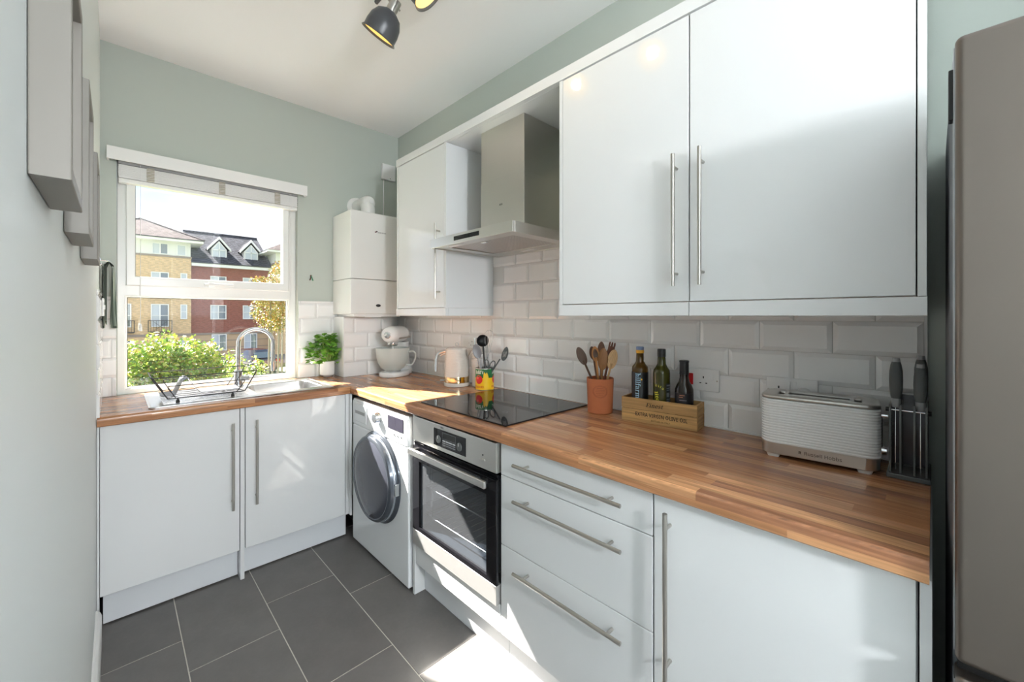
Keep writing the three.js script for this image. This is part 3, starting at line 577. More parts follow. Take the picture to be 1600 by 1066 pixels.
// ---------------------------------------------------------------- sink, tap, dish rack
{
  const s = thing('sink', 'stainless steel inset sink with a bowl on the right and a ribbed drainer', 'sink', [0.165, 0.9102, -0.03]);
  // local: x 0..0.825, z 0..-0.47
  const L = 0.825, D = -0.47, bx0 = SINK.x0 - 0.165 + 0.008, bx1 = SINK.x1 - 0.165 - 0.008, bz0 = SINK.z0 + 0.03 + 0.008, bz1 = SINK.z1 + 0.03 - 0.008;
  const flange = extrude(rrect(0, L, 0, -D, 0.022).map(([x, y]) => [x, y]), 0.005, 0.0015, [rrect(bx0, bx1, -bz1, -bz0, 0.05).reverse()]);
  flange.rotateX(-Math.PI / 2);                                        // shape y becomes -z
  part('flange', flange, M.sink, s);
  part('rim', [wire(rrect(0.006, L - 0.006, 0.006, -D - 0.006, 0.02).map(([x, y]) => [x, 0.0045, -y]), 0.003, true, 6, 0.004)], M.sink, s);
  const cxb = (bx0 + bx1) / 2, czb = (bz0 + bz1) / 2, hx = (bx1 - bx0) / 2, hz = (bz1 - bz0) / 2;
  const bowlIn = [[0.005, hx + 0.001, hz + 0.001, 0.05], [0.001, hx - 0.003, hz - 0.003, 0.05], [-0.03, hx - 0.008, hz - 0.008, 0.05], [-0.135, hx - 0.016, hz - 0.016, 0.05], [-0.150, hx - 0.030, hz - 0.030, 0.045], [-0.155, hx - 0.06, hz - 0.06, 0.03]];
  const bowl = part('bowl', place(stack(bowlIn.slice().reverse(), 6, true, false), cxb, 0, czb), new THREE.MeshStandardMaterial({ color: new THREE.Color(0.70, 0.70, 0.70), roughness: 0.25, metalness: 1, side: THREE.DoubleSide }), s);
  part('waste', place(lathe([[0, 0.003], [0.03, 0.003], [0.042, 0.0]], 24), cxb, -0.1545, czb), M.chrome, bowl);
  part('overflow_step', [wire(rrect(-hx + 0.014, hx - 0.014, -hz + 0.014, hz - 0.014, 0.045).map(([x, z]) => [x + cxb, -0.052, z + czb]), 0.004, true, 6, 0.004)], M.sink, bowl);
  for (let k = 0; k < 9; k++) part('drainer_rib', rbox(0.055, bx0 - 0.045, 0.0038, 0.0072, -0.075 - k * 0.040 - 0.008, -0.075 - k * 0.040 + 0.008, 0.002), M.sink, s);

  const t = thing('mixer_tap', 'tall chrome swan-neck mixer tap behind the sink bowl', 'tap', [0.583, 0.9155, -0.455]);
  part('base', lathe([[0, 0], [0.028, 0], [0.028, 0.006], [0.023, 0.012], [0.022, 0.085], [0.019, 0.095], [0.0125, 0.098]], 32), M.chrome, t);
  const neck = [V(0, 0.09, 0), V(0, 0.16, 0), V(0, 0.23, 0)]; for (let k = 1; k <= 16; k++) { const a = k / 16 * Math.PI; neck.push(V(0.089 - 0.089 * Math.cos(a), 0.248 + 0.09 * Math.sin(a), 0.012 * (1 - Math.cos(a)))); }
  neck.push(V(0.178, 0.20, 0.024), V(0.178, 0.13, 0.024));
  part('spout', tubeAlong(neck, 0.0115, 20), M.chrome, t);
  part('nozzle', cyl(0.0135, 0.0125, [0.178, 0.135, 0.024], [0.178, 0.075, 0.024], 24), M.chrome, t);
  part('lever', [cyl(0.017, 0.016, [0.010, 0.045, 0.006], [0.055, 0.045, 0.03], 24), wire([[0.055, 0.045, 0.03], [0.075, 0.05, 0.04], [0.150, 0.052, 0.055]], 0.005, false, 10)], M.chrome, t);
}
{
  const r = thing('dish_rack', 'black wire dish rack standing empty on the sink drainer', 'dish rack', [0.38, 0.9175, -0.22]);
  const bw = new THREE.MeshStandardMaterial({ color: new THREE.Color(0.02, 0.02, 0.022), roughness: 0.35 });
  const R = 0.0024;
  // base frame, four flared walls of bent wire
  part('base_frame', [wire([[-0.145, 0.022, 0.135], [0.165, 0.022, 0.135], [0.165, 0.022, -0.125], [-0.145, 0.022, -0.125]], R, true, 8, 0.02), ...[-0.06, 0.01, 0.07].map((z) => cyl(0.0015, 0.0015, [-0.145, 0.022, z], [0.165, 0.022, z], 8))], bw, r);
  for (const [z, zt] of [[0.135, 0.150], [-0.125, -0.140]]) {
    part('side_loop', wire([[-0.145, 0.022, z], [-0.205, 0.126, zt], [0.218, 0.126, zt], [0.165, 0.022, z]], R, false, 8, 0.014), bw, r);
    part('lower_rail', wire([[-0.115, 0.022, z], [-0.150, 0.083, z + (zt - z) * 0.6], [0.168, 0.083, z + (zt - z) * 0.6], [0.130, 0.022, z]], R * 0.9, false, 8, 0.014), bw, r);
  }
  for (const [x, xt] of [[-0.145, -0.205], [0.165, 0.218]]) part('end_loop', wire([[x, 0.022, 0.135], [xt, 0.128, 0.145], [xt, 0.128, -0.135], [x, 0.022, -0.125]], R, false, 8, 0.016), bw, r);
  for (const x of [-0.108, 0.112]) for (const z of [0.135, -0.125]) part('foot', [cyl(0.008, 0.006, [x, 0, z], [x, 0.016, z], 14), cyl(0.003, 0.003, [x, 0.014, z], [x, 0.022, z], 10)], M.rubber, r);
  // grey mesh insert, bent up into a ridge
  const prof = [[-0.168, 0.030], [-0.118, 0.026], [-0.112, 0.030], [-0.085, 0.095], [-0.072, 0.104], [-0.060, 0.102], [-0.030, 0.045], [-0.012, 0.029], [0.155, 0.029]];
  const top = prof.map(([x, y]) => [x, y + 0.0022]), pl = prof.concat(top.reverse());
  part('mesh_insert', toCreasedNormals(place(extrude(pl, 0.15, 0), 0, 0, -0.065), 0.5), std(new THREE.Color(0.16, 0.175, 0.20), 0.4, { metalness: 0.4, transparent: true, opacity: 0.82 }), r);
}
// ---------------------------------------------------------------- basil in a white pot
{
  const p = thing('potted_basil', 'bushy green basil plant in a white ceramic pot beside the window', 'potted plant', [1.112, 0.9102, -0.495]);
  const pot = part('pot', lathe([[0, 0], [0.030, 0], [0.031, 0.010], [0.0455, 0.014], [0.048, 0.022], [0.048, 0.108], [0.0465, 0.111], [0.044, 0.108], [0.044, 0.095], [0, 0.095]], 40), M.whiteGloss, p);
  part('soil', lathe([[0, 0.0985], [0.0438, 0.0965]], 24), std(new THREE.Color(0.03, 0.02, 0.012), 0.95), pot);
  const leafGeo = (s) => {                                             // a cupped, pointed leaf along +z with a midrib fold
    const pos = [], idx = [], N = 6, Wd = [0, 0.26, 0.40, 0.42, 0.33, 0.17, 0];
    for (let i = 0; i <= N; i++) { const t = i / N, h = 0.18 * Math.sin(t * 2.6) - 0.10 * t * t; for (const k of [-1, -0.5, 0, 0.5, 1]) pos.push(k * Wd[i] * s, (h + 0.10 * k * k - 0.14 * Math.pow(Math.abs(k), 3) * 1) * s, t * s); }
    for (let i = 0; i < N; i++) for (let k = 0; k < 4; k++) { const a = i * 5 + k; idx.push(a, a + 5, a + 1, a + 1, a + 5, a + 6); }
    const g = new THREE.BufferGeometry(); g.setAttribute('position', new THREE.Float32BufferAttribute(pos, 3)); g.setIndex(idx); g.computeVertexNormals(); return g;
  };
  const L = [leafGeo(0.034), leafGeo(0.042), leafGeo(0.050)], lm = [M.leaf, M.leafDark, phy(new THREE.Color(0.22, 0.45, 0.04), 0.45, { transmission: 0.35, thickness: 0, side: THREE.DoubleSide })];
  const dirs = [];
  for (let k = 0; k < 36; k++) {
    const a = k * 2.39996 + rr(-0.2, 0.2), e = 0.12 + 1.30 * ((k + 0.5) / 36), out = Math.cos(e), up = Math.sin(e), len = rr(0.115, 0.155);
    let tip = V(Math.cos(a) * out * len * 0.92, 0.085 + up * len * 1.45, Math.sin(a) * out * len * 0.72); if (tip.z < -0.07) tip.z = -0.065; if (tip.x > 0.058 && tip.z < 0.10) tip.x = 0.052;
    const base = V(Math.cos(a) * 0.018, 0.095, Math.sin(a) * 0.018), mid = base.clone().lerp(tip, 0.5).add(V(0, 0.012, 0));
    part('stem', tubeAlong(new THREE.CatmullRomCurve3([base, mid, tip]).getPoints(6), [0.0019, 0.0018, 0.0017, 0.0016, 0.0015, 0.0013, 0.0011], 5), M.stem, p);
    dirs.push([tip, a]);
  }
  for (const [tip, a] of dirs) {
    const n = 7;
    for (let k = 0; k < n; k++) {
      const o = part('leaf', L[Math.floor(rnd() * 3)], lm[rnd() < 0.42 ? 0 : rnd() < 0.6 ? 1 : 2], p);
      o.position.copy(tip).add(V(rr(-0.014, 0.014), rr(-0.024, 0.010), rr(-0.012, 0.012)));
      if (o.position.x > 0.055) o.position.x = 0.05;
      const ay = k < n - 2 ? Math.PI / 2 - a + rr(-1.5, 1.5) : rr(0, 6.28);
      o.rotation.set(rr(-0.55, 0.65), ay, rr(-0.4, 0.4), 'YXZ');
      if (o.position.z + 0.03 * Math.cos(ay) < -0.075) o.position.z += 0.03; 
      if (o.position.x + 0.03 * Math.sin(ay) > 0.066) o.position.x -= 0.03;
    }
  }
}
// ---------------------------------------------------------------- stand mixer
{
  const m = thing('stand_mixer', 'white stand mixer with a frosted glass bowl in the worktop corner', 'stand mixer', [1.50, 0.9102, -0.245]);   // local +x is the front of the mixer
    m.rotation.y = Math.PI + 0.64;
  // base: a rounded foot, wide in front under the bowl, narrowing to the column at the back
  const outline = []; for (let k = 0; k < 40; k++) { const a = k / 40 * 2 * Math.PI, c = Math.cos(a), s = Math.sin(a); outline.push([0.16 * Math.sign(c) * Math.pow(Math.abs(c), 0.8) - 0.005, (c > 0 ? 0.095 : 0.085) * Math.sign(s) * Math.pow(Math.abs(s), 0.8)]); }
  const foot = extrude(outline, 0.034, 0.010, [], 4); foot.rotateX(-Math.PI / 2);
  part('base', toCreasedNormals(foot, 0.9), M.whiteGloss, m);
  // column: swept rounded sections leaning forward at the top
  part('column', stack([[0.020, 0.062, 0.072, 0.04, -0.095], [0.034, 0.058, 0.066, 0.04, -0.098], [0.07, 0.046, 0.052, 0.034, -0.104], [0.14, 0.040, 0.044, 0.03, -0.106], [0.20, 0.042, 0.044, 0.03, -0.100], [0.232, 0.050, 0.047, 0.03, -0.088]], 8), M.whiteGloss, m);
  // head: a bullet lying along x
  const hp = []; const HL = 0.30; for (let k = 0; k <= 20; k++) { const t = k / 20; const r = 0.064 * Math.pow(Math.sin(Math.min(1, t * 3.2 + 0.0) * Math.PI / 2), 0.55) * (t > 0.72 ? Math.sqrt(Math.max(0, 1 - Math.pow((t - 0.72) / 0.30, 2.6))) : 1); hp.push([k === 0 || k === 20 ? 0 : r, t * HL]); }
  const head = lathe(hp, 36); head.rotateZ(-Math.PI / 2); head.scale(1, 0.94, 1); head.translate(-0.155, 0.292, 0);
  const hd = part('head', head, M.whiteGloss, m);
  part('trim_band', [place(stack([[0, 0.125, 0.0615, 0.05], [0.010, 0.127, 0.0625, 0.05]], 8), -0.02, 0.262, 0)], M.nickel, hd);
  part('front_hub', [place(lathe([[0, 0.016], [0.020, 0.016], [0.024, 0.010], [0.025, 0]], 28).rotateZ(-Math.PI / 2), 0.128, 0.290, 0)], M.chrome, hd);
  part('speed_lever', [rbox(0.02, 0.04, 0.270, 0.282, 0.060, 0.072, 0.003)], M.chrome, hd);
  part('planetary_hub', [place(lathe([[0, 0], [0.030, 0], [0.036, 0.008], [0.037, 0.026], [0.033, 0.034]], 32), 0.055, 0.212, 0)], M.chrome, hd);
  part('head_neck', [place(stack([[0, 0.042, 0.042, 0.04], [0.034, 0.070, 0.054, 0.045]], 8), 0.05, 0.243, 0)], M.whiteGloss, hd);
  part('beater_shaft', cyl(0.006, 0.006, [0.055, 0.10, 0], [0.055, 0.213, 0], 12), M.white, m);
  part('beater', [wire([[0.055, 0.11, 0], [0.025, 0.095, 0], [0.035, 0.05, 0], [0.055, 0.044, 0], [0.075, 0.05, 0], [0.085, 0.095, 0]], 0.004, true, 8)], M.white, m);
  const frost = phy(new THREE.Color(0.86, 0.90, 0.88), 0.55, { transmission: 0.55, thickness: 0, side: THREE.DoubleSide });
  const bowl = part('bowl', lathe([[0, 0.040], [0.05, 0.042], [0.078, 0.058], [0.100, 0.095], [0.111, 0.14], [0.1145, 0.196], [0.1165, 0.200], [0.1125, 0.200], [0.109, 0.14], [0.098, 0.097], [0.076, 0.061], [0.05, 0.0455], [0, 0.044]], 48).translate(0.055, 0, 0), frost, m);
  part('bowl_foot', [place(lathe([[0, 0], [0.058, 0], [0.058, 0.007], [0.050, 0.010]], 32), 0.055, 0.0335, 0)], M.chrome, bowl);
  part('handle', tubeAlong(curve([[0.045, 0.170, -0.1135], [0.045, 0.176, -0.14], [0.045, 0.160, -0.162], [0.045, 0.115, -0.158], [0.045, 0.082, -0.135], [0.045, 0.078, -0.0955]], 24), 0.0065, 10), frost, bowl);
}
// ---------------------------------------------------------------- kettle
{
  const k = thing('electric_kettle', 'cream ribbed electric kettle with a chrome handle in front of the corner tiles', 'kettle', [1.548, 0.9102, 0.415]);
  k.rotation.y = -0.77;                                                // local -x is the handle side, +x the spout
  const pr = [[0.0755, 0.058]]; for (let i = 0; i < 27; i++) { const y = 0.060 + i * 0.006, r = 0.0755 - 0.0085 * Math.pow(i / 27, 1.7); pr.push([r - 0.0009, y], [r + 0.0004, y + 0.0016], [r + 0.0004, y + 0.0042], [r - 0.0009, y + 0.0058]); }
  pr.push([0.0645, 0.226], [0.057, 0.2305]);
  part('body', lathe(pr, 56), M.cream, k);
  part('water_gauge', lathe([[0.0755, 0.0225], [0.0765, 0.024], [0.0765, 0.056], [0.0755, 0.0585]], 48), std(new THREE.Color(0.80, 0.66, 0.42), 0.12, { metalness: 1 }), k);
  part('base', lathe([[0, 0], [0.074, 0], [0.078, 0.003], [0.0785, 0.018], [0.0765, 0.0225], [0, 0.0225]], 48), M.cream, k);
  const lid = part('lid', lathe([[0, 0.2365], [0.030, 0.235], [0.055, 0.2315], [0.057, 0.2295]], 40), M.cream, k);
  const ring = []; for (let i = 0; i <= 20; i++) { const a = i / 20 * 2 * Math.PI; ring.push(V(0.0095 * Math.sin(a), 0.2485 - 0.0115 * Math.cos(a), 0)); }
  part('lid_ring', tubeAlong(ring, 0.0026, 8), M.chrome, lid);
  part('spout', [extrude([[-0.006, -0.016], [0.004, -0.010], [0.032, 0.036], [0.030, 0.042], [-0.010, 0.042]], 0.040, 0.006).translate(0.0625, 0.183, -0.020)], M.cream, k);
  part('handle', [tubeAlong(curve([[-0.058, 0.208, 0], [-0.085, 0.206, 0], [-0.110, 0.192, 0], [-0.123, 0.160, 0], [-0.126, 0.120, 0], [-0.127, 0.086, 0]], 24), 0.0095, 14), tubeAlong(curve([[-0.058, 0.196, 0], [-0.085, 0.190, 0], [-0.100, 0.180, 0]], 10), 0.006, 10)], M.chrome, k);
  part('switch', rbox(-0.102, -0.072, 0.028, 0.034, -0.010, 0.010, 0.002), M.lightGrey, k);
}
// ---------------------------------------------------------------- sockets and switch
function socket(name, label, pos, ry, double, group) {
  const w = double ? 0.146 : 0.086, s = thing(name, label, 'socket', pos, ry), gangs = double ? [-0.036, 0.036] : [-0.008];
  part('plate', rbox(-w / 2, w / 2, -0.043, 0.043, 0, 0.009, 0.003, 3), M.white, s);
  for (const g of gangs) for (const [dx, dy, hw, hh] of [[0, 0.010, 0.0022, 0.0042], [-0.011, -0.012, 0.0032, 0.0018], [0.011, -0.012, 0.0032, 0.0018]]) part('pin_hole', box(g + dx - hw, g + dx + hw, dy - hh, dy + hh, 0.0085, 0.0094), M.black, s);
  for (const x of double ? [-0.009, 0.009] : [0.024]) part('rocker', rbox(x - 0.0065, x + 0.0065, 0.008, 0.032, 0.0085, 0.0125, 0.0015), M.white, s);
  for (const x of [-w / 2 + 0.007, w / 2 - 0.007]) part('screw', axisZ(lathe([[0, 0.001], [0.003, 0.0008], [0.003, 0]], 12), x, 0, 0.009), M.nickel, s);
  return s;
}
{
  const WT = W - 0.0107;
  const s1 = socket('wall_socket', 'white cooker socket plate with a red switch behind the oil bottles', [WT, 1.088, 1.803], RT, true);
  for (const c of s1.children.filter((c) => c.name.startsWith('pin_hole')).slice(0, 3)) s1.remove(c);
  for (const c of s1.children.filter((c) => c.name.startsWith('rocker'))) { s1.remove(c); }
  part('red_switch', rbox(-0.046, -0.022, -0.022, 0.022, 0.0085, 0.014, 0.002), std(new THREE.Color(0.55, 0.01, 0.012), 0.3), s1, 'red cooker switch');
  part('rocker', rbox(0.045, 0.056, 0.002, 0.024, 0.0085, 0.0125, 0.0015), M.white, s1);
  for (const c of s1.children.filter((c) => c.name.startsWith('pin_hole'))) c.position.x = -0.020;
  const s2 = socket('wall_socket', 'white double socket on the tiles behind the toaster', [WT, 1.082, 2.103], RT, true);
  part('plug', [axisZ(lathe([[0, 0.024], [0.016, 0.024], [0.021, 0.018], [0.022, 0]], 24).scale(1, 1, 0.9), 0.036, -0.004, 0.009)], M.white, s2);
  socket('wall_socket', 'white double socket on the tiles behind the utensil tin', [WT, 1.160, 0.438], RT, true);
  const sw = thing('wall_switch', 'white switch plate on the left wall under the hanging towel', 'switch', [0.0107, 1.375, -0.36], Math.PI / 2);
  part('plate', rbox(-0.043, 0.043, -0.043, 0.043, 0, 0.008, 0.003, 3), M.white, sw); part('rocker', rbox(-0.006, 0.006, -0.011, 0.011, 0.0075, 0.0115, 0.0015), M.white, sw);
}
// ---------------------------------------------------------------- things with handles stood in pots
function stand(o, base, tip, face) {                                   // local +y from base to tip, local +z turned towards face
  const y = V(...tip).sub(V(...base)).normalize(), z = V(...face); z.addScaledVector(y, -z.dot(y)).normalize();
  const x = y.clone().cross(z); o.position.set(...base); o.quaternion.setFromRotationMatrix(new THREE.Matrix4().makeBasis(x, y, z)); return o;
}
function dished(w, l, t, dish, seg = 20) {                             // a spoon bowl lying in xy, hollow towards +z
  const g = new THREE.SphereGeometry(1, seg, 14), p = g.attributes.position;
  for (let i = 0; i < p.count; i++) { let x = p.getX(i), y = p.getY(i), z = p.getZ(i); const r2 = x * x + y * y; const ww = w / 2 * (1 - 0.14 * y * 0 - 0.12 * Math.max(0, y)); z = z * t / 2 - dish * (1 - r2); p.setXYZ(i, x * ww, y * l / 2, z); }
  g.computeVertexNormals(); return g;
}
const CAMDIR = (x, z) => [0.059 - x, 0.25, 2.432 - z];
{
  const C = [1.592, 0.9102, 1.41];
  const c = thing('utensil_crock', 'terracotta crock with a stamped oval, holding wooden spoons', 'crock', C);
  part('pot', lathe([[0, 0], [0.051, 0], [0.0535, 0.004], [0.0585, 0.148], [0.0575, 0.151], [0.0545, 0.150], [0.050, 0.012], [0, 0.012]], 56), M.terracotta, c);
  // the stamped oval emblem, pressed into the wall facing the room
  const ang = Math.atan2(-(1.533), 1.02), on = (s, y) => { const a = s / 0.0565 + Math.atan2(-0.833, 0.554), r = 0.0535 + 0.005 * (y - 0.004) / 0.144 + 0.0002; return V(Math.sin(a) * r, y, Math.cos(a) * r); };
  const ov = (a, b) => { const q = []; for (let k = 0; k <= 48; k++) { const t = k / 48 * 2 * Math.PI; q.push(on(-a * Math.cos(t), 0.098 + b * Math.sin(t))); } return q; };
  const lines = [tubeAlong(ov(0.031, 0.026), 0.0006, 5), tubeAlong(ov(0.0275, 0.0225), 0.0004, 5)];
  for (const [y, w] of [[0.112, 0.014], [0.105, 0.019], [0.098, 0.021], [0.091, 0.017], [0.084, 0.012]]) { const q = []; for (let k = 0; k <= 24; k++) q.push(on(-w + 2 * w * k / 24, y + 0.0011 * Math.sin(k * 2.7) )); lines.push(tubeAlong(q, 0.00055, 4)); }
  part('stamp', lines, std(new THREE.Color(0.26, 0.07, 0.03), 0.8), c, 'dark stamped oval emblem');
  const Rt = [0.718, 0.696];                                           // to the right as seen from the room's corner
  const w = (r, g, b) => woodMat(r, g, b, 0.5);
  const at = (dx, f, y) => [C[0] + dx * Rt[0] - f * 0.833, y, C[2] + dx * Rt[1] + f * 0.554];
  const spoons = [
    // base dx, base f, tip dx, tip f, tip y, bowl w, bowl l, kind, colour, label
    [0.020, 0.0, -0.098, 0.01, 1.196, 0.040, 0.085, 'spoon', w(0.11, 0.06, 0.036), 'dark wooden spoon leaning furthest left out of the terracotta crock'],
    [0.010, -0.01, -0.038, -0.015, 1.198, 0.030, 0.062, 'spoon', w(0.20, 0.10, 0.06), 'dark brown wooden spoon behind the orange one in the terracotta crock'],
    [0.006, 0.012, -0.024, 0.018, 1.201, 0.034, 0.068, 'hole', w(0.70, 0.32, 0.10), 'orange-brown spoon with a dark hollow, left of centre in the terracotta crock'],
    [0.0, -0.020, 0.006, -0.030, 1.218, 0.034, 0.075, 'spoon', w(0.30, 0.15, 0.09), 'tall brown wooden spoon at the back of the terracotta crock'],
    [-0.004, 0.020, 0.016, 0.030, 1.194, 0.044, 0.098, 'flat', w(0.42, 0.20, 0.065), 'broad brown wooden spatula at the front of the terracotta crock'],
    [-0.010, -0.010, 0.056, -0.022, 1.215, 0.034, 0.080, 'fork', w(0.30, 0.10, 0.05), 'reddish wooden fork at the back right of the terracotta crock'],
    [0.000, 0.015, 0.064, 0.014, 1.186, 0.044, 0.088, 'spoon', w(0.95, 0.64, 0.32), 'pale wooden spoon leaning right out of the terracotta crock'],
  ];
  for (const [bx, bf, tx, tf, ty, bw, bl, kind, mat, label] of spoons) {
    const base = at(bx, bf, 0.9245), tip = at(tx, tf, ty), len = V(...tip).distanceTo(V(...base));
    const o = stand(thing('wooden_spoon', label, kind === 'fork' ? 'fork' : kind === 'flat' ? 'spatula' : 'spoon', base), base, tip, [-0.833, 0.2, 0.554]);
    if (kind === 'fork') o.name = numbered('wooden_fork'); if (kind === 'flat') o.name = numbered('wooden_spatula');
    part('handle', tubeAlong([V(0, 0, 0), V(0, (len - bl) * 0.5, 0), V(0, len - bl, 0), V(0, len - bl * 0.72, 0)], [0.0052, 0.005, 0.0046, 0.0062], 10), mat, o);
    if (kind === 'flat') part('blade', place(dished(bw, bl, 0.013, 0.001), 0, len - bl / 2, 0), mat, o);
    else if (kind === 'fork') part('head', [place(dished(bw, bl * 0.8, 0.010, 0.004), 0, len - bl * 0.6, 0), ...[-0.0105, 0, 0.0105].map((x) => tubeAlong([V(x, len - bl * 0.42, 0), V(x * 1.05, len - bl * 0.1, -0.002), V(x, len, 0)], [0.0042, 0.004, 0.0028], 8))], mat, o);
    else { part('bowl', place(dished(bw, bl, 0.012, 0.006), 0, len - bl / 2, 0), mat, o); if (kind === 'hole') part('hollow', place(dished(bw * 0.62, bl * 0.62, 0.003, 0.004), 0, len - bl / 2, 0.0035), w(0.13, 0.07, 0.04), o); }
  }
}
{
  const C = [1.585, 0.9102, 0.632];
  const t = thing('utensil_tin', 'yellow and green tomato tin holding black and steel cooking utensils', 'tin', C);
  const Rr = 0.0525, Hh = 0.125;
  part('can', [lathe([[0, 0.003], [Rr - 0.003, 0.003], [Rr, 0], [Rr + 0.0012, 0.002], [Rr, 0.004], [Rr, Hh - 0.004], [Rr + 0.0012, Hh - 0.002], [Rr, Hh], [Rr - 0.0015, Hh], [Rr - 0.0025, 0.006], [0, 0.006]], 48)], M.steel, t);
  const lab = canvasTex(1024, 384, (x, w, h) => {
    x.fillStyle = '#1f6b3a'; x.fillRect(0, 0, w, h); x.fillStyle = '#f2c21c'; x.fillRect(0, h * 0.42, w, h * 0.58);
    for (let k = 0; k < 3; k++) {
      const o = k * w / 3;
      x.fillStyle = '#f2c21c'; x.beginPath(); x.moveTo(o + w * 0.20, h * 0.45); x.lineTo(o + w * 0.205, h * 0.22); x.lineTo(o + w * 0.222, h * 0.12); x.lineTo(o + w * 0.24, h * 0.22); x.lineTo(o + w * 0.262, h * 0.14); x.lineTo(o + w * 0.28, h * 0.25); x.lineTo(o + w * 0.30, h * 0.45); x.fill();
      x.fillStyle = '#d81f26'; x.beginPath(); x.ellipse(o + w * 0.115, h * 0.50, w * 0.072, h * 0.215, 0, 0, 7); x.fill(); x.fillStyle = '#f0605a'; x.beginPath(); x.ellipse(o + w * 0.09, h * 0.43, w * 0.022, h * 0.06, 0.5, 0, 7); x.fill();
      x.fillStyle = '#2f7d3c'; x.beginPath(); x.moveTo(o + w * 0.08, h * 0.30); x.lineTo(o + w * 0.115, h * 0.34); x.lineTo(o + w * 0.15, h * 0.29); x.lineTo(o + w * 0.125, h * 0.38); x.lineTo(o + w * 0.10, h * 0.38); x.fill();
      x.fillStyle = '#f4f2ea'; x.textAlign = 'center'; x.textBaseline = 'middle'; x.font = 'italic bold ' + h * 0.24 + 'px serif'; x.save(); x.translate(o + w * 0.115, h * 0.145); x.rotate(-0.06); x.fillText("Bobb's", 0, 0, w * 0.17); x.restore();
      x.fillStyle = '#c23b1c'; x.font = 'bold ' + h * 0.15 + 'px sans-serif'; x.fillText('POMODORO', o + w * 0.115, h * 0.86, w * 0.19);
    }
  });
  const lg = new THREE.CylinderGeometry(Rr + 0.0004, Rr + 0.0004, Hh - 0.009, 64, 1, true); lg.translate(0, Hh / 2, 0); lg.rotateY(-2.11);
  part('paper_label', lg, new THREE.MeshStandardMaterial({ map: lab, roughness: 0.42 }), t, 'yellow and green label with a red tomato');
  const Rt = [0.718, 0.696], Tc = [-0.647, 0.762];
  const at = (dx, f, y) => [C[0] + dx * Rt[0] + f * Tc[0], y, C[2] + dx * Rt[1] + f * Tc[1]];
  const face = [Tc[0], 0.15, Tc[1]];
  const mk = (name, label, cat, b, q) => { const o = stand(thing(name, label, cat, b), b, q, face); return [o, V(...q).distanceTo(V(...b))]; };
  const by = 0.9172;
  { const [o, l] = mk('ladle', 'black ladle standing at the back of the tomato tin', 'ladle', at(0.012, -0.005, by), at(-0.014, -0.025, 1.222));
    part('handle', tubeAlong([V(0, 0, 0), V(0, l * 0.5, 0), V(0, l - 0.066, 0)], [0.007, 0.006, 0.005], 10), M.black, o);
    part('bowl', place(lathe([[0, -0.022], [0.018, -0.019], [0.030, -0.008], [0.035, 0.006], [0.0335, 0.0065], [0.028, -0.005], [0.016, -0.0155], [0, -0.018]], 32), 0, l - 0.034, 0.006, 0, Math.PI / 2), M.black, o); }
  { const [o, l] = mk('serving_spoon', 'grey serving spoon at the front left of the tomato tin', 'spoon', at(0.004, 0.03, by), at(-0.052, 0.028, 1.172));
    part('handle', tubeAlong([V(0, 0, 0), V(0, l * 0.5, 0), V(0, l - 0.078, 0)], [0.0065, 0.006, 0.005], 10), M.lightGrey, o);
    part('bowl', place(dished(0.050, 0.085, 0.010, 0.007), 0, l - 0.0425, 0), std(new THREE.Color(0.20, 0.20, 0.215), 0.35), o); }
  { const [o, l] = mk('tongs', 'steel tongs standing at the back left of the tomato tin', 'tongs', at(-0.012, -0.02, by), at(-0.054, -0.025, 1.206));
    for (const s of [-1, 1]) part('arm', tubeAlong([V(s * 0.003, 0, 0), V(s * 0.006, l * 0.6, 0), V(s * 0.0085, l * 0.85, 0), V(s * 0.005, l, 0)], [0.003, 0.003, 0.0048, 0.003], 8), M.chrome, o); }
  { const [o, l] = mk('whisk', 'steel balloon whisk standing upright at the back of the tomato tin', 'whisk', at(0.004, -0.03, by), at(0.028, -0.03, 1.25));
    part('handle', tubeAlong([V(0, 0, 0), V(0, l - 0.17, 0)], [0.006, 0.005], 12), M.chrome, o);
    for (let k = 0; k < 5; k++) { const a = k * Math.PI / 5, q = curve([[0.002, l - 0.172, 0], [0.013, l - 0.11, 0], [0.026, l - 0.045, 0], [0.018, l - 0.008, 0], [0, l, 0], [-0.018, l - 0.008, 0], [-0.026, l - 0.045, 0], [-0.013, l - 0.11, 0], [-0.002, l - 0.172, 0]], 36).map((p) => V(p.x * Math.cos(a), p.y, p.x * Math.sin(a))); part('wire_loop', tubeAlong(q, 0.0009, 6), M.chrome, o); } }
  { const [o, l] = mk('scissors', 'grey-handled kitchen scissors standing in the tomato tin', 'scissors', at(0.004, 0.035, by), at(0.032, 0.034, 1.081));
    const loop = (cx, s) => { const q = []; for (let k = 0; k <= 24; k++) { const a = k / 24 * 2 * Math.PI; q.push(V(cx + 0.013 * Math.cos(a) + s * 0.004 * Math.sin(a), l - 0.024 + 0.023 * Math.sin(a), 0)); } return tubeAlong(q, 0.0032, 8); };
    for (const s of [-1, 1]) { const h = part('finger_loop', [loop(s * 0.017, s), tubeAlong([V(s * 0.012, l - 0.045, 0), V(s * 0.004, l - 0.075, 0)], 0.004, 8)], M.greyPlastic, o); part('blade', rbox(Math.min(0, s * 0.008), Math.max(0, s * 0.008), 0.002, l - 0.06, s > 0 ? 0.0005 : -0.0015, s > 0 ? 0.0015 : -0.0005, 0.0004, 1), M.chrome, o); } }
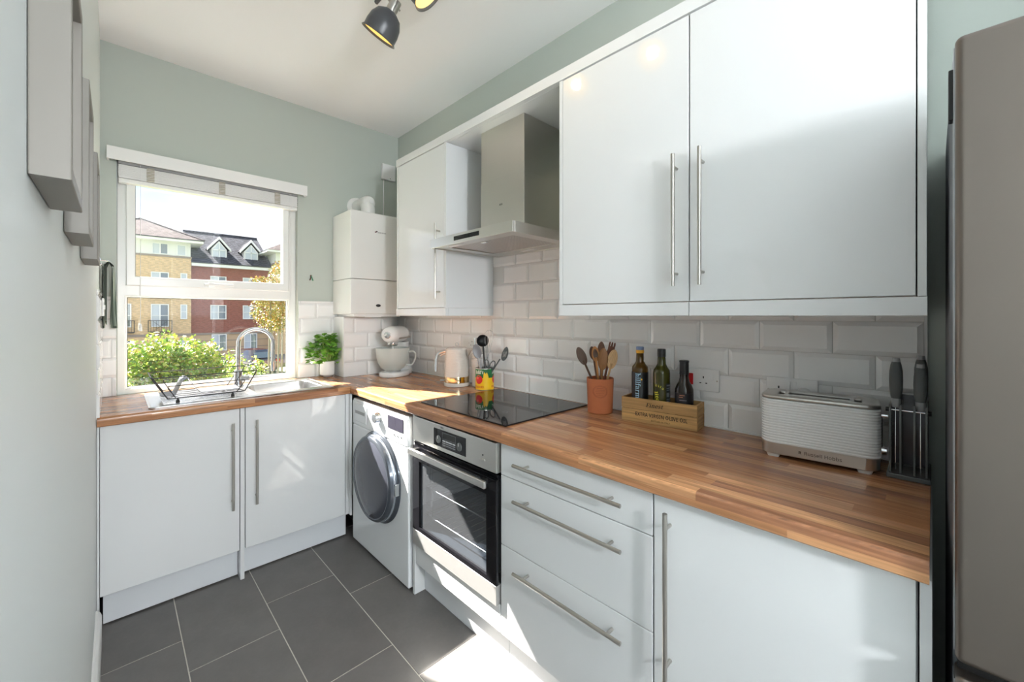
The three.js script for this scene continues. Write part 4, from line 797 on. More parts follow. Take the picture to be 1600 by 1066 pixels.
  { const b = at(-0.02, 0.02, by), mid = at(0.044, 0.03, 1.045), tipc = at(0.088, 0.032, 1.088);
    const [o, l] = mk('slotted_spoon', 'black slotted spoon leaning far right out of the tomato tin', 'slotted spoon', b, tipc);
    part('handle', tubeAlong([V(0, 0, 0), V(0, l * 0.5, 0), V(0, l, 0)], [0.005, 0.0042, 0.0038], 10), M.greyPlastic, o);
    const sl = []; for (const x of [-0.008, 0, 0.008]) sl.push(rrect(x - 0.0022, x + 0.0022, -0.022, 0.016, 0.002, 3).reverse());
    const ol = []; for (let k = 0; k < 32; k++) { const a = k / 32 * 2 * Math.PI; ol.push([0.021 * Math.cos(a) * (1 - 0.15 * Math.sin(a)), 0.046 * Math.sin(a)]); }
    const bowl = part('bowl', place(extrude(ol, 0.004, 0.001, sl), 0, 0, -0.002), M.greyPlastic, o); bowl.position.set(0.008, l + 0.040, 0.002); bowl.rotation.set(0.1, 0.75, 0.42); }
  const jar = thing('white_tub', 'white ribbed tub half hidden between the kettle and the tomato tin', 'tub', [1.630, 0.9102, 0.522]);
  const jp = [[0, 0], [0.038, 0], [0.040, 0.003]]; for (let k = 0; k < 11; k++) jp.push([0.040, 0.012 + k * 0.014], [0.0388, 0.019 + k * 0.014]);
  part('body', lathe(jp.concat([[0.040, 0.168], [0, 0.168]]), 40), M.white, jar); part('lid', lathe([[0, 0.197], [0.036, 0.197], [0.041, 0.194], [0.042, 0.170], [0.0395, 0.1685]], 40), M.whiteGloss, jar);
}
// ---------------------------------------------------------------- olive oil crate and bottles
{
  const ry = RT + 0.117, cr = thing('oil_crate', 'small wooden crate printed with olive oil lettering, holding three bottles', 'crate', [1.612, 0.9102, 1.683], ry);
  const hl = 0.146, hd = 0.049, t = 0.008;
  const wm = (k) => woodMat(0.80 * k, 0.50 * k, 0.21 * k, 0.62);
  const A = wm(1), B = wm(0.93), Cc = wm(0.85);
  const board = (x0, x1, y0, y1, z0, z1, m) => part('board', boxUV(rbox(x0, x1, y0, y1, z0, z1, 0.0018, 2), true, rr(0, 3), rr(0, 3)), m, cr);
  const f1 = board(-hl, hl, 0, 0.0495, hd - t, hd, A), f2 = board(-hl, hl, 0.0510, 0.0945, hd - t, hd, B);
  board(-hl, hl, 0, 0.0495, -hd, -hd + t, B); board(-hl, hl, 0.0510, 0.0945, -hd, -hd + t, A);
  for (const s of [-1, 1]) { const [x0, x1] = s < 0 ? [-hl, -hl + t] : [hl - t, hl]; board(x0, x1, 0, 0.0495, -hd + t, hd - t, Cc); board(x0, x1, 0.0510, 0.0945, -hd + t, hd - t, B); }
  part('bottom', boxUV(rbox(-hl + t, hl - t, 0.002, 0.009, -hd + t, hd - t, 0.001)), Cc, cr);
  const ink = '#2a1a0e';
  addPrint('lettering', f1, 0.205, 0.042, (x, W, H) => { x.fillStyle = ink; x.textAlign = 'center'; x.textBaseline = 'middle'; x.font = 'bold ' + H * 0.50 + 'px sans-serif'; x.fillText('EXTRA VIRGIN OLIVE OIL', W / 2, H * 0.36, W * 0.98); x.font = 'bold ' + H * 0.2 + 'px sans-serif'; x.globalAlpha = 0.75; x.fillText('BOTTLED IN ITALY', W / 2, H * 0.82, W * 0.5); }, [0.012, 0.0265, hd + 0.0003], 0, 3200);
  addPrint('lettering', f2, 0.075, 0.030, (x, W, H) => { x.fillStyle = ink; x.textAlign = 'center'; x.textBaseline = 'middle'; x.font = 'italic bold ' + H * 0.72 + 'px serif'; x.fillText('Finest', W / 2, H / 2, W * 0.95); }, [-0.012, 0.072, hd + 0.0003], 0, 3200);
  const to = (lx, lz) => [cr.position.x + lx * Math.cos(ry) + lz * Math.sin(ry), 0.9196, cr.position.z - lx * Math.sin(ry) + lz * Math.cos(ry)];
  const camA = (p) => Math.atan2(0.059 - p[0], 2.432 - p[2]);
  function wrap(w0, y0, y1, r, draw, W = 512, H = 512, turn = 0) { const g = new THREE.CylinderGeometry(r, r, y1 - y0, 40, 1, true, -w0 / 2, w0); g.translate(0, (y0 + y1) / 2, 0); g.rotateY(turn); return [g, new THREE.MeshStandardMaterial({ map: canvasTex(W, H, draw), transparent: true, roughness: 0.35 })]; }
  const glass = (r, g, b) => phy(new THREE.Color(r, g, b), 0.04, { ior: 1.5 });
  const bottle = (label, lx, lz, prof, mat) => { const p = to(lx, lz), o = thing('oil_bottle', label, 'bottle', p, camA(p)); part('glass', lathe(prof, 40), mat, o); return o; };
  const b1 = bottle('dark oil bottle with a blue and yellow cap and vertical pale lettering', -0.088, 0.0, [[0, 0], [0.030, 0], [0.0325, 0.004], [0.0325, 0.195], [0.031, 0.206], [0.022, 0.217], [0.0165, 0.228], [0.0145, 0.262], [0, 0.262]], glass(0.07, 0.035, 0.006));
  part('cap', lathe([[0, 0.288], [0.014, 0.288], [0.0155, 0.286], [0.0155, 0.275], [0.0152, 0.2745]], 28), std(new THREE.Color(0.16, 0.24, 0.42), 0.35), b1, 'blue cap top');
  part('cap_ring', lathe([[0.0152, 0.2745], [0.0162, 0.274], [0.0158, 0.262], [0.0145, 0.2615]], 28), std(new THREE.Color(0.75, 0.36, 0.02), 0.35), b1, 'yellow cap ring');
  { const [g, m] = wrap(5.4, 0.025, 0.186, 0.0329, (x, W, H) => { x.fillStyle = '#0d0e14'; x.fillRect(0, 0, W, H); x.save(); x.translate(W * 0.45, H * 0.335); x.rotate(Math.PI / 2); x.fillStyle = '#a9cde2'; x.font = 'bold ' + W * 0.15 + 'px serif'; x.textAlign = 'center'; x.textBaseline = 'middle'; x.fillText('hillfarm', 0, 0, H * 0.63); x.restore(); x.fillStyle = '#f0b400'; x.beginPath(); x.arc(W * 0.535, H * 0.175, W * 0.016, 0, 7); x.fill(); }, 1024, 768); part('paper_label', g, m, b1, 'black label with pale vertical lettering'); }
  const b2 = bottle('olive green oil bottle with a black cap and yellow curved lettering', 0.0, 0.0, [[0, 0], [0.030, 0], [0.032, 0.004], [0.032, 0.188], [0.0305, 0.200], [0.022, 0.212], [0.0165, 0.224], [0.0145, 0.262], [0, 0.262]], glass(0.055, 0.055, 0.008));
  part('cap', lathe([[0, 0.283], [0.0145, 0.283], [0.016, 0.281], [0.016, 0.252], [0.0148, 0.2515]], 28), M.black, b2);
  { const [g, m] = wrap(2.4, 0.055, 0.150, 0.0324, (x, W, H) => { x.clearRect(0, 0, W, H); x.strokeStyle = '#d9d21e'; x.fillStyle = '#d9d21e'; x.lineWidth = 9; x.save(); x.translate(W * 0.42, H * 0.52); x.rotate(1.25); x.font = 'italic bold ' + W * 0.26 + 'px serif'; x.textAlign = 'center'; x.textBaseline = 'middle'; x.fillText('lite', 0, 10); x.restore(); x.beginPath(); x.arc(W * 0.40, H * 0.50, W * 0.36, 0.6, 1.9); x.stroke(); x.font = 'bold ' + W * 0.12 + 'px sans-serif'; x.textAlign = 'center'; for (const [c, a] of [['O', -1.7], ['L', -1.35], ['I', -1.1], ['O', -0.8]]) { x.save(); x.translate(W * 0.42 + W * 0.36 * Math.cos(a), H * 0.5 + W * 0.36 * Math.sin(a)); x.rotate(a + 1.57); x.fillText(c, 0, 0); x.restore(); } }, 512, 512, -0.35); part('paper_label', g, m, b2, 'yellow lettering'); }
  { const [g, m] = wrap(1.1, 0.03, 0.150, 0.0323, (x, W, H) => { x.fillStyle = '#1b2024'; x.fillRect(0, 0, W, H); x.fillStyle = '#7d868c'; for (const [a, b, w] of [[0.04, 0.05, 0.6], [0.14, 0.03, 0.8], [0.20, 0.03, 0.75], [0.30, 0.14, 0.4], [0.50, 0.03, 0.8], [0.56, 0.03, 0.7], [0.62, 0.03, 0.8], [0.72, 0.10, 0.7], [0.88, 0.05, 0.6]]) x.fillRect(W * 0.1, H * a, W * w, H * b); }, 256, 512, 1.05); part('paper_label', g, m, b2, 'dark back label'); }
  const b3 = bottle('shorter dark bottle with rounded shoulders at the right end of the oil crate', 0.086, 0.0, [[0, 0], [0.031, 0], [0.0335, 0.004], [0.0335, 0.120], [0.0325, 0.135], [0.027, 0.150], [0.0195, 0.163], [0.0165, 0.178], [0.0155, 0.205], [0.0155, 0.222], [0, 0.222]], glass(0.022, 0.014, 0.010));
  part('cap', lathe([[0, 0.243], [0.0165, 0.243], [0.0178, 0.241], [0.0178, 0.236], [0.0165, 0.235], [0.0172, 0.190], [0.016, 0.1895]], 28), M.black, b3);
  { const [g, m] = wrap(2.6, 0.05, 0.122, 0.0338, (x, W, H) => { x.fillStyle = '#14131a'; x.fillRect(0, 0, W, H); x.fillStyle = '#c98a70'; x.fillRect(W * 0.30, H * 0.10, W * 0.22, H * 0.035); x.fillRect(W * 0.27, H * 0.20, W * 0.18, H * 0.03); x.fillStyle = '#8f8b96'; x.fillRect(W * 0.3, H * 0.36, W * 0.3, H * 0.03); x.fillStyle = '#8a9a35'; x.beginPath(); x.ellipse(W * 0.36, H * 0.66, W * 0.06, H * 0.08, 0.4, 0, 7); x.fill(); x.beginPath(); x.ellipse(W * 0.45, H * 0.74, W * 0.05, H * 0.07, -0.4, 0, 7); x.fill(); }, 512, 512); part('paper_label', g, m, b3, 'black label with small olives'); }
}
// ---------------------------------------------------------------- toaster
{
  const t = thing('toaster', 'white ribbed toaster with a steel top and steel base band', 'toaster', [1.556, 0.9102, 2.195], RT + 0.085);
  const hx = 0.138, hz = 0.074;
  part('base_band', stack([[0.010, hx - 0.004, hz - 0.004, 0.030], [0.012, hx - 0.002, hz - 0.002, 0.032], [0.043, hx - 0.001, hz - 0.001, 0.033]], 8), M.steel, t);
  const lv = []; for (let k = 0; k < 17; k++) { const y = 0.043 + k * 0.0077; lv.push([y, hx - 0.0012, hz - 0.0012, 0.034], [y + 0.0022, hx + 0.0006, hz + 0.0006, 0.035], [y + 0.0052, hx + 0.0006, hz + 0.0006, 0.035], [y + 0.0072, hx - 0.0012, hz - 0.0012, 0.034]); }
  part('body', stack(lv, 8, false, true), M.whiteGloss, t);
  const slot = rrect(-0.098, 0.098, -0.034, 0.026, 0.004, 3);
  const top = extrude(rrect(-hx, hx, -hz, hz, 0.035, 8), 0.011, 0.004, [slot.slice().reverse()], 3); top.rotateX(-Math.PI / 2); top.translate(0, 0.1745, 0);
  const tp = part('top_plate', toCreasedNormals(top, 0.6), M.steel, t);
  part('slot_liner', box(-0.098, 0.098, 0.1745, 0.1760, -0.026, 0.034), std(new THREE.Color(0.05, 0.02, 0.012), 0.6), tp);
  const fr = extrude(rect(-0.082, 0.082, -0.0335, 0.0255), 0.0035, 0.001, [rect(-0.072, 0.072, -0.022, 0.014).reverse()]); fr.rotateX(-Math.PI / 2); fr.translate(0, 0.1825, 0);
  part('slot_frame', fr, M.steel, tp);
  part('lever', [rbox(hx - 0.001, hx + 0.004, 0.055, 0.155, -0.004, 0.004, 0.001)], M.black, t);
  part('lever_grip', [cyl(0.006, 0.006, [hx, 0.150, 0], [hx + 0.015, 0.150, 0], 16)], M.chrome, t);
  part('browning_dial', cyl(0.011, 0.0105, [hx, 0.055, 0.0], [hx + 0.012, 0.055, 0.0], 24), M.chrome, t);
  for (const x of [-0.105, 0.105]) for (const z of [-0.045, 0.052]) part('foot', place(stack([[0, 0.014, 0.012, 0.006], [0.011, 0.018, 0.014, 0.006]], 4), x, 0, z), M.white, t);
  addPrint('brand_print', t, 0.105, 0.017, (x, W, H) => { x.fillStyle = '#2d2a29'; x.font = H * 0.8 + 'px sans-serif'; x.textBaseline = 'middle'; x.fillText('Russell Hobbs', W * 0.14, H / 2, W * 0.84); x.font = 'bold ' + H * 0.7 + 'px sans-serif'; x.fillText('R', W * 0.01, H / 2); }, [0.010, 0.027, hz - 0.0004], 0, 3000);
}
// ---------------------------------------------------------------- knife block
{
  const k = thing('knife_block', 'smoked acrylic knife stand beside the fridge', 'knife block', [1.600, 0.9102, 2.3885]);
  const acr = phy(new THREE.Color(0.16, 0.17, 0.17), 0.08, { transparent: true, opacity: 0.72 });
  part('base_plate', rbox(-0.085, 0.082, 0, 0.012, -0.042, 0.0405, 0.002), acr, k);
  for (const z of [-0.0355, -0.0155, 0.0105, 0.0325]) part('plate', rbox(-0.072, 0.030, 0.012, 0.190, z - 0.0022, z + 0.0022, 0.001), acr, k);
  part('back_plate', rbox(0.032, 0.036, 0.012, 0.205, -0.038, 0.036, 0.001), std(new THREE.Color(0.035, 0.03, 0.04), 0.15), k);
  for (const [x, y] of [[-0.045, 0.172]]) { part('spacer_rod', cyl(0.0022, 0.0022, [x, y, -0.040], [x, y, 0.038], 12), M.chrome, k); part('rod_cap', [cyl(0.006, 0.006, [x, y, -0.0455], [x, y, -0.038], 14), cyl(0.006, 0.006, [x, y, 0.035], [x, y, 0.0415], 14)], M.rubber, k); }
  const knife = (label, x, z, y, s) => {
    const o = thing('kitchen_knife', label, 'knife', [x, y, z]);
    const bl = extrude([[-0.022, 0.02], [-0.012, 0], [0.012, 0.03], [0.014, 0.165], [-0.018, 0.165]], 0.0016, 0.0005); bl.translate(0, 0, -0.0008);
    part('blade', bl, M.chrome, o);
    const lv = []; for (const [t, a] of [[0, 0.72], [0.08, 0.86], [0.25, 1.0], [0.5, 1.05], [0.75, 1.0], [0.92, 0.82], [1, 0.66]]) lv.push([0.186 + t * 0.098 * s, 0.0155 * a, 0.0130 * a, 0.0118 * a]);
    part('handle', stack(lv, 6), M.greyPlastic, o);
    part('bolster', stack([[0.163, 0.0085, 0.0075, 0.007], [0.168, 0.0110, 0.0095, 0.009], [0.187, 0.0115, 0.0098, 0.009]], 6), M.lightGrey, o);
    part('end_cap', stack([[0.186 + 0.098 * s, 0.0102, 0.0086, 0.008], [0.186 + 0.108 * s, 0.0088, 0.0075, 0.007]], 6), M.lightGrey, o);
  };
  knife('grey-handled knife in the left slot of the acrylic stand', 1.555, 2.3635, 0.9270, 1.0);
  knife('grey-handled knife in the front of the right slot of the acrylic stand', 1.556, 2.4100, 0.9226, 0.92);
  knife('dark-handled knife behind the other one in the right slot of the acrylic stand', 1.598, 2.4100, 0.9330, 1.0);
}
// ---------------------------------------------------------------- left wall: framed pictures, towel on its rail
{
  const y0 = 1.465, hh = 0.248, dz = 0.176;
  const pics = [[1.853, 'framed picture on the left wall nearest the camera'], [1.491, 'middle one of the three framed pictures on the left wall'], [1.082, 'framed picture on the left wall nearest the window']];
  for (const [z1, label] of pics) {
    const f = thing('picture_frame', label, 'picture frame', [0.0005, y0, z1], Math.PI / 2, 'deep grey-white picture frames on the left wall');   // local +x is world -z, +z is world +x
    part('frame', place(extrude(rect(0, dz, 0, hh), 0.028, 0.0012, [rect(0.014, dz - 0.014, 0.014, hh - 0.014).reverse()]), 0, 0, 0), M.taupe, f);
    const m = part('mount', place(extrude(rect(0.0135, dz - 0.0135, 0.0135, hh - 0.0135), 0.003, 0, [rect(0.045, dz - 0.045, 0.05, hh - 0.05).reverse()]), 0, 0, 0.014), M.white, f);
    part('print', box(0.0135, dz - 0.0135, 0.0135, hh - 0.0135, 0.010, 0.0138), std(new THREE.Color(0.45, 0.44, 0.41), 0.8), f);
  }
  const r = thing('towel_rail', 'thin chrome towel rail on the left wall beside the window', 'towel rail', [0, 1.602, 0]);
  part('rod', [wire([[0.004, 0, -0.355], [0.034, 0, -0.375], [0.034, 0, -0.535], [0.004, 0, -0.552]], 0.0034, false, 12, 0.02)], M.chrome, r);
  for (const z of [-0.355, -0.552]) part('rose', place(lathe([[0, 0.006], [0.010, 0.006], [0.013, 0]], 24), 0, 0, z, 0, 0, -Math.PI / 2), M.chrome, r);
  const tw = thing('hand_towel', 'dark green and pale striped towel hanging from the rail by the window', 'towel', [0.033, 1.602, -0.47]);
  const cloth = (zc, w, drop, dark, ph) => {                            // a folded cloth hung over the rod: front and back leaf in one surface with thickness
    const pos = [], idx = [], N = 26, K = 12, col = [];
    for (let s = 0; s <= N; s++) {
      const t = s / N * 2 - 1;                                          // -1 back hem .. 1 front hem
      for (let k = 0; k <= K; k++) {
        const q = k / K, a = Math.abs(t), y = -drop * Math.max(0, a - 0.04) / 0.96 + 0.009 * Math.max(0, 1 - a * 12) - 0.006;
        const side = t < 0 ? -1 : 1, x = side * Math.min(0.0095, 0.0095 * Math.sqrt(Math.min(1, a * 14))) + (side > 0 ? 0.007 * a * Math.sin(q * 11 + ph + 2 * a) : 0.0025 * Math.sin(q * 9 + ph));
        pos.push(x, y - 0.012 * a * Math.sin(q * 3 + ph), zc - w / 2 + w * q * (1 - 0.15 * a)); const st = (Math.floor(q * 7) % 2) ? 1 : 0; const c = st ? [0.36, 0.42, 0.36] : dark; col.push(...c);
      }
    }
    for (let s = 0; s < N; s++) for (let k = 0; k < K; k++) { const a = s * (K + 1) + k; idx.push(a, a + 1, a + K + 1, a + 1, a + K + 2, a + K + 1); }
    const g = new THREE.BufferGeometry(); g.setAttribute('position', new THREE.Float32BufferAttribute(pos, 3)); g.setAttribute('color', new THREE.Float32BufferAttribute(col, 3)); g.setIndex(idx); g.computeVertexNormals(); return g;
  };
  const clothMat = new THREE.MeshStandardMaterial({ color: 0xffffff, vertexColors: true, roughness: 0.95, side: THREE.DoubleSide });
  for (const [zc, w, d, c, ph] of [[0.0, 0.13, 0.315, [0.055, 0.085, 0.070], 0.3]]) { const m = shade(new THREE.Mesh(cloth(zc, w, d, c, ph).scale(2.0, 1, 1), clothMat)); m.name = 'cloth'; tw.add(m); }
  { const m = shade(new THREE.Mesh(cloth(0.0, 0.10, 0.30, [0.10, 0.15, 0.12], 1.9).scale(1.15, 0.98, 1).translate(0.001, -0.004, 0), clothMat)); m.name = 'inner_fold'; tw.add(m); }
  const hk = thing('wall_clip', 'tiny green and brown clip stuck on the wall between window and boiler', 'clip', [1.030, 1.598, ZB]);
  part('clip_body', [tubeAlong([V(-0.006, -0.018, 0.006), V(0.002, 0.014, 0.006)], [0.004, 0.003], 8), cyl(0.006, 0.004, [0.002, 0.014, 0.001], [0.002, 0.014, 0.010], 12)], std(new THREE.Color(0.10, 0.035, 0.02), 0.4), hk);
  part('clip_arm', tubeAlong([V(0.002, 0.012, 0.008), V(0.014, -0.020, 0.008)], [0.003, 0.0035], 8), std(new THREE.Color(0.02, 0.25, 0.12), 0.4), hk);
}
// ---------------------------------------------------------------- blind over the window
{
  const b = thing('venetian_blind', 'white slatted blind drawn up under its valance at the top of the window', 'blind', [0, 0, ZB]);
  part('valance', [rbox(0.024, 0.994, 2.150, 2.216, 0.0395, 0.050, 0.001), rbox(0.024, 0.034, 2.150, 2.216, 0.001, 0.040, 0.001), rbox(0.984, 0.994, 2.150, 2.216, 0.001, 0.040, 0.001)], M.trim, b);
  part('head_rail', rbox(0.068, 0.942, 2.142, 2.166, -0.036, 0.012, 0.001), M.lightGrey, b);
  const sg = rbox(0.068, 0.942, -0.0015, 0.0015, -0.036, 0.012, 0.001, 1);
  for (let k = 0; k < 22; k++) { const s = part('slat', sg, M.trim, b); s.position.set(rr(-0.0015, 0.0015), 2.0705 + k * 0.0032, rr(-0.001, 0.001)); }
  part('bottom_rail', rbox(0.068, 0.942, 2.046, 2.067, -0.034, 0.011, 0.003), M.upvc, b);
  for (const x of [0.196, 0.521, 0.821]) part('ladder_string', Array.from({ length: 9 }, (_, k) => wire([[x - 0.016, 2.072 + k * 0.0085, 0.0135 + 0.002 * (k % 2)], [x + 0.016, 2.075 + k * 0.0085, 0.0135 + 0.002 * ((k + 1) % 2)]], 0.0028, false, 6)), std(new THREE.Color(0.56, 0.52, 0.43), 0.9), b, 'beige bundle of ladder string');
  for (const [x, y1] of [[0.155, 1.29], [0.895, 1.05], [0.902, 1.05]]) part('cord', cyl(0.0011, 0.0011, [x, y1, 0.016], [x, 2.15, 0.016], 6), M.white, b);
  part('cord_pull', lathe([[0, 0], [0.007, 0.002], [0.006, 0.03], [0.0025, 0.042]], 16).translate(0.155, 1.25, 0.016), M.white, b);
}
// ---------------------------------------------------------------- ceiling spotlight bar with three bell-shaped heads
{
  const s = thing('spotlight_bar', 'dark grey ceiling spotlight bar with three bell-shaped heads, lit', 'ceiling light', [0.88, H, 1.20]);
  const dark = std(new THREE.Color(0.085, 0.088, 0.095), 0.35, { metalness: 0.3 }), inner = std(new THREE.Color(0.85, 0.68, 0.34), 0.5), glow = new THREE.MeshStandardMaterial({ color: 0x000000, emissive: new THREE.Color(1, 0.80, 0.42), emissiveIntensity: 4 });
  part('mount', lathe([[0, 0], [0.055, 0], [0.055, -0.018], [0.05, -0.024], [0, -0.024]].reverse(), 36), dark, s);
  part('bar', [wire([[-0.01, -0.075, -0.45], [-0.01, -0.075, 0.45]], 0.009, false, 14), cyl(0.010, 0.010, [0, -0.02, 0], [-0.008, -0.075, 0], 14)], dark, s);
  const heads = [[-0.035, -0.255, -0.345, [-0.256, -0.80, -0.527]], [0.00, -0.212, -0.085, [0.55, -0.72, 0.38]], [0.005, -0.245, 0.345, [0.64, -0.72, 0.16]]];
  for (const [x, y, z, d] of heads) {
    const dir = V(...d).normalize(), h = new THREE.Group(); h.name = 'lamp_head' + (s.children.some((c) => c.name === 'lamp_head') ? '_00' + s.children.filter((c) => c.name.startsWith('lamp_head')).length : '');
    h.position.set(x, y, z); h.quaternion.setFromUnitVectors(V(0, -1, 0), dir); s.add(h);
    part('shade', lathe([[0.020, 0.075], [0.024, 0.074], [0.048, 0.058], [0.062, 0.030], [0.0665, 0.002], [0.0665, -0.024], [0.072, -0.031], [0.0725, -0.033]].concat([[0.0705, -0.0325], [0.065, -0.0245]]), 44), dark, h);
    part('reflector', lathe([[0.016, 0.070], [0.046, 0.055], [0.060, 0.029], [0.0648, 0.002], [0.065, -0.0245]], 44), new THREE.MeshStandardMaterial({ color: inner.color, roughness: 0.5, side: THREE.DoubleSide }), h, 'pale inner reflector');
    part('lamp_holder', [lathe([[0.0, 0.120], [0.020, 0.120], [0.022, 0.116], [0.022, 0.074], [0.018, 0.070]].reverse(), 28), cyl(0.004, 0.004, [-0.028, 0.10, 0], [0.028, 0.10, 0], 10)], M.nickel, h);
    part('bulb', lathe([[0, -0.012], [0.016, -0.008], [0.026, 0.008], [0.027, 0.02], [0.018, 0.045], [0.014, 0.066]], 28), glow, h);
    // stem from the head to the bar
    const top = V(0, 0.112, 0).applyQuaternion(h.quaternion).add(h.position);
    part('stem', wire([[top.x, top.y, top.z], [-0.01, -0.080, z + 0.01]], 0.006, false, 10), dark, s);
    const L = new THREE.SpotLight(LAMP_COLOR, LAMP, 0, 1.15, 0.6, 2);
    L.position.copy(dir.clone().multiplyScalar(-0.002).add(h.position)); L.target.position.copy(dir.clone().multiplyScalar(2).add(h.position)); L.castShadow = true; L.shadow.radius = 1.2; s.add(L, L.target);
  }
}

// unseen behind the camera: globe pendant lighting the room, added globe lamp as fill
const opal = new THREE.MeshStandardMaterial({ color: 0x222222, emissive: new THREE.Color(0.97, 0.98, 1), emissiveIntensity: 1.5 });
const globeLight = (power) => { const L = new THREE.PointLight(new THREE.Color(0.96, 0.98, 1), power, 0, 2); L.castShadow = true; L.shadow.radius = 4; return L; };
{
  const y = 1.85, c = thing('unseen_pendant_lamp', 'unseen white opal globe pendant, out of view, lighting the room from behind', 'unseen lamp', [0.45, y, 5.60]);
  part('globe', new THREE.SphereGeometry(0.16, 40, 28), opal, c);
  part('cap', lathe([[0.0, 0.19], [0.03, 0.19], [0.05, 0.175], [0.055, 0.150]].reverse(), 32), M.nickel, c);
  part('cord', cyl(0.003, 0.003, [0, 0.185, 0], [0, H - y - 0.025, 0], 8), M.white, c);
  part('ceiling_rose', lathe([[0, H - y - 0.03], [0.05, H - y - 0.025], [0.055, H - y]], 28), M.white, c);
  c.add(globeLight(UNSEEN_LAMP));
  const f = thing('added_fill_lamp', 'added fill light, a white opal globe on a slim pole, out of view', 'added fill lamp', [0.33, 0, 4.05]);
  part('base', lathe([[0, 0.03], [0.03, 0.03], [0.13, 0.018], [0.14, 0.0]], 40), M.black, f);
  part('pole', cyl(0.010, 0.010, [0, 0.02, 0], [0, 1.60, 0], 16), M.nickel, f);
  part('globe', new THREE.SphereGeometry(0.12, 40, 28).translate(0, 1.70, 0), opal, f);
  const L = globeLight(FILL_LAMP); L.position.y = 1.70; f.add(L);
}

{ // tall unit added out of view to keep lamp light off the fridge wall
  const c = thing('added_shade_cabinet', 'tall white gloss cabinet added out of view to shade the wall by the fridge', 'cabinet', [1.085, 0, 3.075], RT);
  part('carcass', [box(0, 0.598, 0.10, 2.62, -0.60, -0.020)], M.carcass, c);
  for (const [y0, y1, hy] of [[0.152, 1.18, 0.95], [1.184, 2.62, 1.42]]) { const d = doorLeaf(c, 0.0015, 0.5965, y0, y1); barHandle(d, 0.43, [0.046, hy, 0], true, 0.04); }
  part('plinth', box(0.002, 0.596, 0.001, 0.10, -0.10, -0.055), M.plinth, c);
}
// ---------------------------------------------------------------- outside: lawn, car park, apartment buildings, hedge, tree, car
const GND = -2.4;
struct('lawn', box(-60, 60, GND - 0.3, GND, -33.4, -0.85), std(new THREE.Color(0.12, 0.155, 0.055), 0.95));
struct('road', box(-60, 60, GND - 0.32, GND - 0.02, -90, -33.4), std(new THREE.Color(0.20, 0.19, 0.18), 0.9));
function brickTex(a, b, mortar) {
  return dataTex(256, 256, (u, v) => {
    const row = Math.floor(v * 12), fx = ((u * 4 + (row % 2) * 0.5) % 1 + 1) % 1, fy = (v * 12) % 1, id = row * 4 + Math.floor(u * 4 + (row % 2) * 0.5) % 4;
    const m = fx < 0.045 || fy < 0.14; const n = 0.93 + 0.14 * (Math.sin(id * 91.7) * 43758.5 % 1 + 1) % 1 * 0.5; const c = m ? mortar : [a[0] * n, a[1] * n, a[2] * n]; return c;
  }, true, [1.1, 1.1]);
}
const OUT = {
  red: std(0xffffff, 0.9, { map: brickTex([0.58, 0.36, 0.32], null, [0.62, 0.50, 0.46]) }), yellow: std(0xffffff, 0.9, { map: brickTex([0.84, 0.72, 0.56], null, [0.80, 0.73, 0.64]) }),
  stone: std(new THREE.Color(0.55, 0.40, 0.27), 0.9), render: std(new THREE.Color(0.78, 0.79, 0.80), 0.8), white: std(new THREE.Color(0.82, 0.83, 0.85), 0.5), course: std(new THREE.Color(0.30, 0.25, 0.22), 0.8),
  slate: phy(0xffffff, 1, { specularIntensity: 0.08, map: dataTex(256, 256, (u, v) => { const row = Math.floor(v * 16), id = row * 13 + Math.floor(u * 12 + (row % 2) * 0.5); const n = 0.27 + 0.10 * ((Math.sin(id * 12.9) * 4375.5) % 1); const e = (v * 16) % 1 < 0.12 ? 0.75 : 1; return [n * e * 0.98, n * e, n * e * 1.1]; }, true, [0.5, 0.5]) }),
  tiles: phy(0xffffff, 1, { specularIntensity: 0.08, map: dataTex(256, 256, (u, v) => { const row = Math.floor(v * 16), id = row * 13 + Math.floor(u * 12 + (row % 2) * 0.5); const n = 0.31 + 0.10 * ((Math.sin(id * 12.9) * 4375.5) % 1); const e = (v * 16) % 1 < 0.12 ? 0.7 : 1; return [n * e * 1.06, n * e * 0.98, n * e * 0.98]; }, true, [0.5, 0.5]) }),
  glass: phy(new THREE.Color(0.20, 0.24, 0.29), 0.04, { ior: 1.6 }), curtain: std(new THREE.Color(0.55, 0.60, 0.68), 0.4), iron: std(new THREE.Color(0.04, 0.04, 0.045), 0.5),
};
function outWindow(parent, x0, x1, y0, y1, z, panes = 2, bars = 1) {
  const f = part('window', new THREE.BufferGeometry(), OUT.white, parent), t = 0.07;
  const g = [place(extrude(rect(x0, x1, y0, y1), 0.08, 0, [rect(x0 + t, x1 - t, y0 + t, y1 - t).reverse()]), 0, 0, z)];
  for (let k = 1; k < panes; k++) { const x = x0 + (x1 - x0) * k / panes; g.push(box(x - 0.04, x + 0.04, y0 + t, y1 - t, z, z + 0.075)); }
  for (let k = 1; k <= bars; k++) { const y = y0 + (y1 - y0) * k / (bars + 1); g.push(box(x0 + t, x1 - t, y - 0.02, y + 0.02, z, z + 0.06)); }
  f.geometry = merge(g);
  for (let k = 0; k < panes; k++) part('pane', box(x0 + t + (x1 - x0 - 2 * t) * k / panes, x0 + t + (x1 - x0 - 2 * t) * (k + 1) / panes, y0 + t, y1 - t, z + 0.01, z + 0.02), k % 2 ? OUT.glass : OUT.curtain, f);
  return f;
}
function roofGeo(tris) { const p = []; for (const t of tris) for (const v of t) p.push(...v); const g = new THREE.BufferGeometry(); g.setAttribute('position', new THREE.Float32BufferAttribute(p, 3)); g.computeVertexNormals(); return g; }
